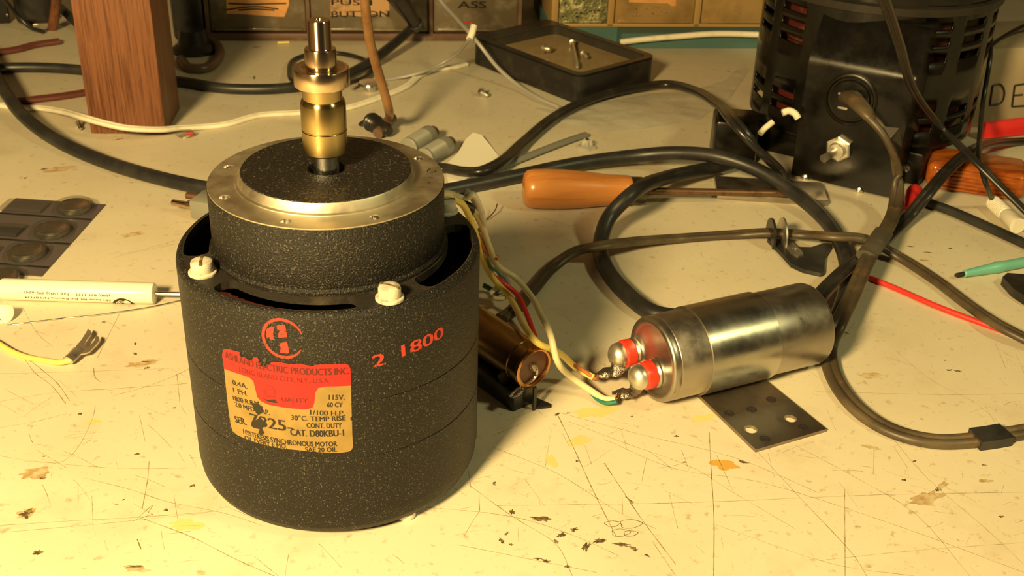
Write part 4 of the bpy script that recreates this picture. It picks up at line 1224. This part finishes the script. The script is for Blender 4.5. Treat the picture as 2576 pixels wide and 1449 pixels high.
# clear bag
bg = MB()
bo = [(1345, 276), (1420, 312), (1500, 331), (1620, 325), (1760, 301), (1838, 246), (1885, 175)]
bt = [(1345, 272), (1440, 284), (1520, 258), (1640, 236), (1740, 228), (1820, 205), (1870, 160)]
nu, nv = 60, 16
for i in range(nu + 1):
    u = i / nu * (len(bo) - 1)
    k = min(int(u), len(bo) - 2)
    f = u - k
    lo = P(bo[k][0] * (1 - f) + bo[k + 1][0] * f, bo[k][1] * (1 - f) + bo[k + 1][1] * f, 0)
    hi = P(bt[k][0] * (1 - f) + bt[k + 1][0] * f, bt[k][1] * (1 - f) + bt[k + 1][1] * f, 0)
    for j in range(nv + 1):
        p = lo.lerp(hi, j / nv)
        edge = math.sin(math.pi * i / nu) ** .5 * math.sin(math.pi * j / nv) ** .5
        p.z = .4 + edge * (.5 + 2.4 * abs(noise.noise((p.x * .045, p.y * .09 + p.x * .03, 3.0))))
        bg.v.append(p)
for i in range(nu):
    for j in range(nv):
        a = i * (nv + 1) + j
        bg.f.append((a, a + 1, a + nv + 2, a + nv + 1))
tag(make('plastic_bag', bg, M['bag'], sharp=180), 'crumpled clear plastic bag lying in front of the black machine', 'bag')

# ------------------------------------------------------------------ meter box with clear window
F0 = Vector((143.0, 310.0, 0))
e1 = Vector((.85, .527, 0))
e2 = Vector((-.527, .85, 0))
BW, BD, BH = 64.0, 96.0, 17.0
meter = thing('meter_case', F0, 'black meter case with a clear recessed window in front of the drawers', 'meter')
c = F0 + e1 * BW / 2 + e2 * BD / 2


def inner(o1, o2, o3, o4):
    return [(o1, o2), (BW - o3, o2), (BW - o3, BD - o4), (o1, BD - o4)]


def rrect(x0, y0, x1, y1, r, n=5):
    out = []
    for cx_, cy_, s in ((x1 - r, y0 + r, -90), (x1 - r, y1 - r, 0), (x0 + r, y1 - r, 90), (x0 + r, y0 + r, 180)):
        for k in range(n + 1):
            a = math.radians(s + 90 * k / n)
            out.append((cx_ + r * math.cos(a), cy_ + r * math.sin(a)))
    return out


fn = lambda x, y, z: F0 + e1 * x + e2 * y + Vector((0, 0, z))
hole = rrect(4, 4, 60, 84, 5)
mbx = MB().plate(rrect(0, 0, BW, BD, 6), BH - 1.5, BH, [hole], fn=fn)
mbx.plate(rrect(.3, .3, BW - .3, BD - .3, 5.8), 0, 1, fn=fn)
for lp, z0, z1 in ((rrect(0, 0, BW, BD, 6), 0, BH - .2), (hole, BH - 7, BH - .1)):
    for i in range(len(lp)):
        a, b = lp[i], lp[(i + 1) % len(lp)]
        mbx.add([fn(*a, z0), fn(*b, z0), fn(*b, z1), fn(*a, z1)], [(0, 1, 2, 3)])
make('case', mbx, M['black'], meter)
make('meter_face', MB().plate(rrect(3.6, 3.6, 60.4, 84.4, 5), BH - 7.2, BH - 6.2, fn=fn), M['tan'], meter)
wn = MB()
hi_ = rrect(7, 7, 57, 81, 4)
for i in range(len(hi_)):
    a, b = hi_[i], hi_[(i + 1) % len(hi_)]
    c1_, d1_ = hole[i], hole[(i + 1) % len(hole)]
    wn.add([fn(*a, BH - 5.6), fn(*b, BH - 5.6), fn(*d1_, BH + .3), fn(*c1_, BH + .3)], [(0, 1, 2, 3)])
wn.plate(hi_, BH - 5.6, BH - 5.6, fn=fn)
make('clear_window', wn, M['window'], meter, sharp=50)
zf = BH - 4.4


def rod(name, px0, py0, px1, py1, r, label):
    zf = BH - 5.5 + r * 1.6
    a, b = P(px0, py0, zf), P(px1, py1, zf)
    t = thing(name, (a.x, a.y, zf - r), label, 'pin' if name == 'steel_pin' else 'screw')
    d = (b - a)
    L = d.length
    make('shank', MB().lathe([(r * .7, 0), (r, .5), (r, L - .5), (r * .7, L)], a, d, seg=20), M['satin'], t)
    make('head', MB().lathe([(r * .6, -2.2), (r * 1.45, -1.8), (r * 1.6, -.4), (r * .9, 0)], a, d, seg=20), M['satin'], t)


rod('steel_pin', 1440, 108, 1452, 168, 1.25, 'long bright steel pin lying in the meter window')
rod('machine_screw', 1372, 122, 1386, 124, 1.9, 'short bright screw in the meter window left of the pin')
rod('machine_screw', 1468, 136, 1477, 144, 1.2, 'dull small screw in the meter window right of the pin')

# ------------------------------------------------------------------ black machine at right
base_l, base_r = P(1989, 443, 0), P(2241, 503, 0)
g1 = (base_r - base_l).normalized()
g2 = Vector((-g1.y, g1.x, 0))
PM = (base_l + base_r) / 2
PW = (base_r - base_l).length
OC = Vector((280.6, 244.5, 0))
mach = thing('ventilated_transformer', (OC.x, OC.y, 0), 'large black slotted round machine with a toggle switch and outlet', 'machine')
CRm = 57.0
hc = MB()


def slot_here(adeg, z):
    ad = (adeg + 180) % 360 - 180
    for z0, z1 in ((26, 30), (33, 37), (61, 65), (68.5, 72.5), (76, 80)):
        if z0 <= z <= z1:
            return not (-150 < ad < -95) and ((ad + 167) % 24) < 16
    return False


zr = [16, 18, 26, 30, 33, 37, 45, 53, 61, 65, 68.5, 72.5, 76, 80, 90, 110, 150]
aa = [k - 180 for k in range(360)]
for a in aa:
    for z0, z1 in zip(zr[:-1], zr[1:]):
        if slot_here(a + .5, (z0 + z1) / 2):
            continue
        a0, a1 = math.radians(a), math.radians(a + 1)
        hc.add([OC + Vector((CRm * math.cos(a0), CRm * math.sin(a0), z0)), OC + Vector((CRm * math.cos(a1), CRm * math.sin(a1), z0)),
                OC + Vector((CRm * math.cos(a1), CRm * math.sin(a1), z1)), OC + Vector((CRm * math.cos(a0), CRm * math.sin(a0), z1))], [(0, 1, 2, 3)])
b_ = bmesh.new()
vm = {}
for f in hc.f:
    vv = []
    for i in f:
        k = tuple(round(c_, 3) for c_ in hc.v[i])
        if k not in vm:
            vm[k] = b_.verts.new(hc.v[i])
        vv.append(vm[k])
    b_.faces.new(vv)
h2 = MB().bm(b_)
ho = make('housing', h2, M['housing'], mach)
sol = ho.modifiers.new('sheet', 'SOLIDIFY')
sol.thickness = .0014
sol.offset = -1
make('coil_core', MB().lathe([(46, 18), (49, 21), (49, 52), (47, 56), (47, 58), (49, 60), (49, 108)], OC, seg=64), M['coil_red'], mach)
make('top_rim', MB().lathe([(57.2, 82.5), (58.8, 83), (59.0, 86.6), (57.2, 87.4)], OC, seg=96, cap0=False, cap1=False), M['dust_rim'], mach)
make('top_cap', MB().lathe([(57, 149), (57, 151), (20, 153)], OC, seg=64), M['housing'], mach)
make('base_block', MB().box(OC + g2 * 1 + Vector((0, 0, 8.7)), (92, 92, 17), g1, bev=2), M['housing'], mach)
ft = P(1794, 474, 0)
make('foot_plate', MB().box(ft + g1 * 25 + g2 * 10 + Vector((0, 0, 1.6)), (52, 22, 3.0), Vector((.97, -.25, 0)), bev=.5), M['can'], mach)
make('foot_block', MB().box(Vector((206, 226, 11.6)), (22, 22, 23), Vector((.97, -.25, 0)), bev=2), M['housing'], mach)
# bent front panel
prof2 = [(0, 1.0), (0, 57)]
for k in range(1, 9):
    a = math.radians(36 * k / 8)
    prof2.append((9 * (1 - math.cos(a)), 57 + 9 * math.sin(a)))
x_, z_ = prof2[-1]
prof2 += [(x_ + 10.5, z_ + 17), (x_ + 12.5, z_ + 18.2), (x_ + 40, z_ + 18.5)]
fp = MB()
for b2, z2 in prof2:
    p = base_l + g2 * b2 + Vector((0, 0, z2))
    fp.v += [p, p + g1 * PW]
for i in range(len(prof2) - 1):
    fp.f.append((2 * i, 2 * i + 1, 2 * i + 3, 2 * i + 2))
n0 = len(fp.v)
for s_ in (0, 1):        # side walls
    st_ = len(fp.v)
    for b2, z2 in prof2:
        p = base_l + g2 * b2 + g1 * PW * s_ + Vector((0, 0, z2))
        fp.v += [p, p + g2 * (42 - b2 if b2 < 42 else .1)]
    for i in range(len(prof2) - 1):
        fp.f.append((st_ + 2 * i, st_ + 2 * i + 1, st_ + 2 * i + 3, st_ + 2 * i + 2))
make('front_panel', fp, M['housing'], mach)


def onp(px, py, off=0.0):
    return Pp(px, py, base_l, g2) - g2 * off


oc_ = onp(2140, 250)
ot = make('outlet', MB().lathe([(12.6, 0), (12.6, 1.0), (12.0, 1.4), (11.2, 1.4), (10.6, .6), (9.6, .6), (9.2, 2.0), (3, 2.2)], oc_, -g2, seg=48), M['housing'], mach)
osl = MB()
for dx, dz in ((-3.4, 2.5), (3.6, 3.2), (-2.5, -4.2)):
    osl.box(oc_ + g1 * dx + Vector((0, 0, dz)) - g2 * 2.2, (4.5, .5, 1.0), g1)
make('contact_slot', osl, M['steel'], ot)
tc0 = onp(2112, 372)
tg_ = make('toggle_switch', MB().lathe([(6.2, .2), (6.4, 2.4), (5.6, 2.8), (4.2, 2.9), (4.0, 4.4), (3.0, 4.6)], tc0, -g2, seg=6), M['satin'], mach, sharp=20)
make('bushing', MB().lathe([(4.1, 2.6), (4.1, 4.6), (3.6, 5.0), (3.6, 6.2), (2.0, 6.4)], tc0, -g2, seg=28), M['satin'], tg_)
make('lever', MB().tube([tc0 - g2 * 5, tc0 - g2 * 10 - g1 * 1.5 + Vector((0, 0, -.6)), tc0 - g2 * 14.5 - g1 * 3.2 + Vector((0, 0, -1.6))], 1.5, seg=16, taper=lambda u: .85 + .5 * u), M['satin'], tg_)
for px, py in ((2160, 480), (2024, 448)):
    make('panel_screw', MB().lathe([(2.1, 0), (2.0, .7), (1.0, 1.3), (.05, 1.4)], onp(px, py), -g2, seg=24), M['steel'], mach)
sc_ = P(2317, 393, 11)
make('panel_screw', MB().lathe([(2.6, 0), (2.4, .9), (1.2, 1.7), (.05, 1.8)], OC + g2 * -45.1 + g1 * 38 + Vector((0, 0, 9)), -g2, seg=24), M['steel'], mach)
cable('lead_stub', [(1920, 316, 15), (1898, 300, 20), (1880, 320, 12)], 1.0, M['cord_black'], 'short dark wire at the left foot of the black machine', 'wire', seg=8)
cable('white_stub', [(1912, 336, 22), (1925, 322, 24), (1945, 306, 27)], 1.5, M['cord_white'], 'white wire end below the slots on the black machine, lower one', 'wire')
cable('white_stub', [(1968, 284, 34), (1985, 279, 35), (2000, 286, 34), (2008, 298, 32)], 1.7, M['cord_white'], 'white wire end curving beside the outlet panel, upper one', 'wire')

# ------------------------------------------------------------------ metal clip on the brown cord
t_ = thing('cable_clamp', P(1985, 620, 0), 'metal loop cable clamp with black rubber pad on the brown cord', 'clamp')
k0, k1 = P(1930, 588, 0), P(1975, 592, 0)
loop = []
cdir = (P(2020, 590, 0) - P(1900, 588, 0)).normalized()
cs = Vector((-cdir.y, cdir.x, 0))
kc = P(1968, 591, 4.7)
for k in range(13):
    a = math.radians(-35 + 250 * k / 12)
    loop.append(kc + cs * (4.6 * math.cos(a)) + Vector((0, 0, 1)) * (4.0 * math.sin(a)))
loop = list(reversed(loop))
tabend = P(2012, 634, 1.6)
make('metal_loop', MB().tube(loop, .5, prof=[(-3.6, -.4), (3.6, -.4), (3.6, .4), (-3.6, .4)], up=cdir), M['satin'], t_)
make('rubber_pad', MB().tube([p + cdir * -5 for p in loop], .5, prof=[(-3.2, -.5), (3.2, -.5), (3.2, .5), (-3.2, .5)], up=cdir), M['black'], t_)
tbp = [(1962, 598), (1980, 594), (1992, 605), (2018, 630), (2022, 638), (2008, 644), (1990, 636), (1975, 618)]
make('tab', MB().plate([P(x, y, 3).to_tuple()[:2] for x, y in tbp], 2.0, 2.8, [circle(*P(2000, 625, 3).to_tuple()[:2], 1.4)]), M['satin'], t_)
pdp = [(1930, 604), (1960, 606), (2000, 625), (2040, 626), (2070, 616), (2088, 616), (2090, 626), (2076, 648), (2072, 690), (2064, 692), (2020, 682), (1990, 668), (1965, 640)]
make('felt_pad', MB().plate([P(x, y, 1).to_tuple()[:2] for x, y in pdp], .1, 1.9), M['rubber'], t_)

# ------------------------------------------------------------------ right edge clutter
ra_, rb_ = P(2304, 476, 4), P(2240, 598, 2.4)
t_ = thing('test_clip', P(2280, 500, 0), 'red plastic test clip boot beside the brown cord', 'clip')
make('boot', MB().lathe([(.5, 0), (2.6, .5), (3.5, 2), (3.6, 4.5), (3.2, 7.5), (2.7, 9.5), (3.0, 10.5), (2.8, 13), (1.5, 19), (1.0, 24)], ra_, rb_ - ra_, seg=28), M['red_plastic'], t_)
make('jaw', MB().tube([ra_.lerp(rb_, .9), P(2215, 612, 1.2), P(2200, 625, .8)], .8, seg=8), M['red_plastic'], t_)
t_ = thing('probe', P(2440, 690, 0), 'teal plastic probe with a dark tip at the right edge', 'probe')
qa, qb = P(2402, 693, 2), P(2680, 640, 3)
qx = qb - qa
make('barrel', MB().lathe([(.9, 4.5), (1.5, 5), (1.9, 12), (2.3, 20), (2.6, 21), (2.3, 26), (2.1, 46)], qa, qx, seg=24), M['teal'], t_)
make('tip', MB().lathe([(.4, 0), (.9, .8), (1.0, 4.8)], qa, qx, seg=16), M['dark'], t_)
t_ = make('plastic_paddle', MB().plate([P(x, y, 1).to_tuple()[:2] for x, y in [(2518, 712), (2530, 702), (2580, 706), (2650, 730), (2650, 800), (2580, 765), (2545, 742)]], .2, 4), M['black'])
tag(t_, 'black pointed plastic piece at the right edge below the teal probe', 'scrap')
t_ = thing('amber_block', P(2420, 470, 0), 'amber orange ribbed plastic block behind the right hand cords', 'block')
aa_, ab_ = P(2335, 470, 6), P(2530, 500, 6)
adx = (ab_ - aa_).normalized()
make('block', MB().box(P(2420, 440, 6) + Vector((7, 0, 1)), (46, 26, 13.5), adx, bev=4, seg=4), M['amber'], t_)
rbm = MB()
ady = Vector((-adx.y, adx.x, 0))
for k in range(6):
    rbm.box(P(2420, 440, 6) + Vector((7, 0, -4.2 + 1.9 * k)) - ady * 12.6, (38, 2.4, 1.1), adx, bev=.4)
make('rib', rbm, M['amber'], t_)
t_ = make('red_strip', MB().box(P(2530, 335, 3) + Vector((14, 3, 3)), (60, 4, 9), P(2600, 325, 0) - P(2430, 345, 0), bev=.8), M['red_plastic'])
tag(t_, 'flat red plastic strip in front of the lettered cardboard box', 'strip')
xl, xr = P(2432, 330, 0), P(2680, 318, 0)
xd = (xr - xl).normalized()
xn = Vector((-xd.y, xd.x, 0))
t_ = thing('cardboard_box', (xl + xd * 40).to_tuple(), 'tan cardboard box with black handwritten capital letters at right edge', 'box')
make('carton', MB().box(xl + xd * 38 + xn * 30 + Vector((0, 0, 22.5)), (80, 50, 45), xd, bev=.6), M['box_card'], t_)
wr = MB()
fo = xl + xn * 4.85
for pts in ([(2497, 215), (2490, 262)], [(2497, 215), (2516, 212), (2526, 232), (2518, 258), (2490, 264)], [(2552, 215), (2545, 268)], [(2552, 215), (2580, 210)], [(2549, 240), (2572, 238)], [(2545, 268), (2578, 266)]):
    q_ = [Pp(x, y, fo, xn) - xn * .2 for x, y in pts]
    wr.tube(q_, .5, seg=6, sub=6)
make('handwriting', wr, M['ink'], t_)

# ------------------------------------------------------------------ parts drawers at the back
DL = P(520, 103, 0)
DR = P(1310, 104, 0)
dx_ = (DR - DL).normalized()
dn = Vector((-dx_.y, dx_.x, 0))
cab = thing('parts_cabinet', ((DL + DR) / 2 + dn * 40).to_tuple(), 'brown small-parts drawer cabinet with taped labels behind the motor', 'cabinet')
LW = (DR - DL).length
fr_ = MB()
fr_.box(DL + dx_ * LW / 2 + dn * 45 + Vector((0, 0, 2.4)), (LW, 90, 4.8), dx_, bev=.5)
fr_.box(DL + dx_ * LW / 2 + dn * 45 + Vector((0, 0, 107)), (LW, 90, 4), dx_, bev=.5)
fr_.box(DL + dx_ * LW / 2 + dn * 88 + Vector((0, 0, 55)), (LW, 3, 104), dx_)
edges_px = [520, 775, 1085, 1310]
xe = [((P(x, 80, 8) - DL).dot(dx_)) for x in edges_px]
for x in xe:
    fr_.box(DL + dx_ * min(max(x, 1.2), LW - 1.2) + dn * 45 + Vector((0, 0, 55)), (2.4, 90, 104), dx_)
fr_.box(DL + dx_ * LW / 2 + dn * 45 + Vector((0, 0, 55)), (LW, 90, 2.4), dx_)
make('frame', fr_, M['cab_brown'], cab)


def drawer(parent, o, x0, x1, z0, z1, m, off=2.0, lab=None):
    w, h = x1 - x0, z1 - z0
    mb = MB()
    mb.box(o + dx_ * (x0 + w / 2) + dn * (off + 1) + Vector((0, 0, z0 + h / 2)), (w, 2, h), dx_, bev=.7)
    mb.box(o + dx_ * (x0 + w / 2) + dn * (off + 32) + Vector((0, 0, z0 + h * .4)), (w - 2, 62, h * .75), dx_, bev=.7)
    mb.box(o + dx_ * (x0 + w / 2) + dn * (off - .3) + Vector((0, 0, z0 + 1.6)), (w - 5, 2.2, 1.6), dx_, bev=.4)
    return make('drawer', mb, m, parent)


drs = []
for r_ in range(2):
    for i in range(3):
        z0 = 5.6 + r_ * 50.5
        drs.append(drawer(cab, DL, xe[i] + 1.6, xe[i + 1] - 1.6, z0, z0 + 47.5, M['drawer_dark']))


def tape(d, px, face, m, off):
    mb = MB()
    q_ = [Pp(x, y, face, dn) for x, y in px]
    q2 = [((p - face).dot(dx_), p.z) for p in q_]
    mb.plate(q2, 0, .25, fn=lambda x, y, z: face + dx_ * x + Vector((0, 0, y - face.z)) - dn * (z + off))
    return make('label', mb, m, d)


face = DL + dn * 1.9
face.z = 0
l1 = tape(drs[0], [(568, -40), (727, -40), (727, 12), (716, 42), (700, 42), (620, 36), (570, 34)], face, M['tape'], .05)
l2 = tape(drs[1], [(830, -40), (975, -40), (980, 25), (968, 42), (940, 34), (925, 44), (880, 38), (832, 40)], face, M['tape_pale'], .05)


def scrawl(parent, strokes, face, off, m, w=.45):
    mb = MB()
    for s in strokes:
        mb.tube([Pp(x, y, face, dn) - dn * off for x, y in s], w, seg=6, sub=5)
    make('handwriting', mb, m, parent)


scrawl(l1, [[(575, 8), (620, 10), (670, 9), (720, 8)], [(570, 24), (610, 18), (650, 16), (700, 22)], [(600, 25), (640, 22), (690, 25)]], face, .5, M['ink'])
wt = MB()
for s, a, b, h in (('PUSH', (834, 12), (935, 13), 3.6), ('BUTTON', (834, 43), (978, 42), 3.9)):
    fa, fb_ = Pp(*a, face, dn), Pp(*b, face, dn)
    write(wt, s, ((fa - face).dot(dx_), fa.z), ((fb_ - face).dot(dx_), fb_.z), h, lambda x, y: face + dx_ * x + Vector((0, 0, y)) - dn * .45, .3)
make('handwriting', wt, M['ink'], l2)
wt = MB()
for s, a, b, h in (('BRASS', (1120, 20), (1222, 20), 4.4), ('SCREWS', (1120, 56), (1225, 56), 4.4)):
    if s == 'SCREWS':
        continue
    fa, fb_ = Pp(*a, face, dn), Pp(*b, face, dn)
    write(wt, 'ASS', ((fa - face).dot(dx_) + 8, fa.z), ((fb_ - face).dot(dx_), fb_.z), h, lambda x, y: face + dx_ * x + Vector((0, 0, y)) - dn * .35, .35)
make('handwriting', wt, M['ink'], drs[2])
# right hand cabinet on a teal rail
EL = P(1385, 122, 0)
ER = P(1960, 122, 0)
ew = (ER - EL).length
dx2 = (ER - EL).normalized()
dn2 = Vector((-dx2.y, dx2.x, 0))
s_n = (P(1560, 121, 0) - EL).dot(dx2)
rail = MB().plate([(0, 15), (s_n, 15), (s_n, 0), (ew, 0), (ew, 100), (0, 100)], 0, 10, fn=lambda x, y, z: EL + dx2 * x + dn2 * y + Vector((0, 0, z)))
tag(make('teal_rail', rail, M['teal_paint']), 'teal painted shelf rail under the amber drawers', 'shelf')
cab2 = thing('parts_cabinet', ((EL + ER) / 2 + dn2 * 45 + Vector((0, 0, 10))).to_tuple(), 'yellowed plastic drawer cabinet on the teal rail behind the meter case', 'cabinet')
o2 = EL + dn2 * 14 + Vector((0, 0, 10.1))
fr2 = MB()
xe2 = [((Pp(x, 60, o2, dn2) - o2).dot(dx2)) for x in (1395, 1535, 1752, 1960)]
for x in xe2:
    fr2.box(o2 + dx2 * x + dn2 * 40 + Vector((0, 0, 45)), (4.5, 80, 90), dx2, bev=.6)
fr2.box(o2 + dx2 * (xe2[0] + xe2[-1]) / 2 + dn2 * 40 + Vector((0, 0, 1.2)), (xe2[-1] - xe2[0], 80, 2.2), dx2, bev=.4)
fr2.box(o2 + dx2 * (xe2[0] + xe2[-1]) / 2 + dn2 * 40 + Vector((0, 0, 90)), (xe2[-1] - xe2[0], 80, 2.4), dx2, bev=.4)
fr2.box(o2 + dx2 * (xe2[0] + xe2[-1]) / 2 + dn2 * 40 + Vector((0, 0, 45.5)), (xe2[-1] - xe2[0], 80, 2.4), dx2, bev=.4)
make('frame', fr2, M['cab_amber'], cab2)
dx_, dn = dx2, dn2
dr2 = []
for r_ in range(2):
    for i, mk in enumerate(('drawer_green', 'drawer_amber', 'drawer_amber')):
        dr2.append(drawer(cab2, o2, xe2[i] + 2.6, xe2[i + 1] - 2.6, 2.6 + r_ * 44.6, 44.0 + r_ * 44.6, M[mk], off=-1.0))
f2_ = o2 - dn2 * 1.0
f2_.z = 0
l3 = tape(dr2[1], [(1580, -40), (1702, -40), (1700, 14), (1690, 16), (1680, 8), (1582, 6)], f2_, M['tape'], .1)
spk = MB()
rk = random.Random(5)
for k in range(16):
    p = Pp(rk.uniform(1578, 1680), rk.uniform(16, 40), f2_, dn2) - dn2 * .2
    spk.box(p, (rk.uniform(.4, 1.4), .3, rk.uniform(.4, 1.0)), dx2, bev=.1)
make('shiny_contents', spk, M['can'], dr2[1])['kind'] = 'stuff'
spk = MB()
for k in range(26):
    p = Pp(rk.uniform(1410, 1520), rk.uniform(-10, 42), f2_, dn2) - dn2 * .3
    spk.box(p, (rk.uniform(.5, 2.2), .5, rk.uniform(.4, 1.3)), dx2 + Vector((0, 0, rk.uniform(-.6, .6))), bev=.12)
make('shiny_contents', spk, M['steel'], dr2[0])['kind'] = 'stuff'
cable('white_cable', [Pp(1560, 106, EL - dn2 * 4, dn2), Pp(1620, 99, EL - dn2 * 4, dn2), Pp(1700, 92, EL - dn2 * 4, dn2), Pp(1800, 85, EL - dn2 * 4, dn2), Pp(1900, 87, EL - dn2 * 4, dn2), Pp(1960, 90, EL - dn2 * 4, dn2)], 1.9, M['cord_white'],
      'white cord running along the teal rail behind the bench', 'cord')

# ------------------------------------------------------------------ dark clutter at top left
t_ = thing('power_adapter', P(85, 70, 0), 'black power adapter at the far left behind the maroon cord', 'adapter')
make('adapter_body', MB().box(P(86, 62, 0) + Vector((0, 12, 22)), (24, 26, 44), (1, .1, 0), bev=4, seg=4), M['black'], t_)
make('badge', MB().box(P(92, 62, 8) + Vector((0, -2.0, 0)), (3.6, .6, 2.2), (1, .1, 0), bev=.2), M['can'], t_)
t_ = thing('chassis_plate', P(30, 62, 0), 'black panel with tiny rivets at the top left corner', 'panel')
make('panel', MB().box(P(14, 64, 0) + Vector((-19, 4, 24)), (42, 5, 48), (1, .12, 0), bev=1), M['black'], t_)
make('rivet', MB().lathe([(.9, 0), (.7, .6), (.05, .8)], P(19, 36, 14) + Vector((0, -1.5, 0)), (0, -1, 0), seg=12), M['steel'], t_)
cable('black_strap', [P(-6, -20, 30), P(15, 5, 22), P(45, 40, 10), P(75, 68, 3), P(110, 80, 1.4)], 1.4, M['cord_black'], 'black strap cord slanting in front of the power adapter', 'cord')
tag(make('wood_peg', MB().tube([P(132, 74, .0), P(136, 50, 8), P(141, 10, 20), P(147, -60, 44)], 3.2, seg=14), M['wood_post']), 'brown wooden peg between the adapter and the post', 'peg')
cable('black_strap', [P(100, -30, 22), P(120, 0, 14), P(150, 18, 9), P(185, 52, 5), P(215, 75, 3)], 2.8, M['rubber'], 'thick black strap passing behind the top of the post', 'cord')
t_ = thing('soldering_stand', P(480, 130, 0), 'dark stand with a curved brown foot right of the wooden post', 'stand')
make('stand_body', MB().box(P(478, 105, 0) + Vector((0, 16, 35)), (20, 30, 70), (1, 0, 0), bev=3), M['black'], t_)
make('curved_foot', MB().tube([P(455, 150, 2), P(480, 172, 2.5), P(515, 172, 2.5), P(545, 152, 2.5), P(552, 125, 3), P(535, 105, 4), P(505, 95, 5)], 3.0, seg=14), M['conn_tip'], t_)
make('base', MB().lathe([(14, 0), (14, 2), (10, 5), (8, 14)], P(490, 128, 0), seg=32), M['black'], t_)
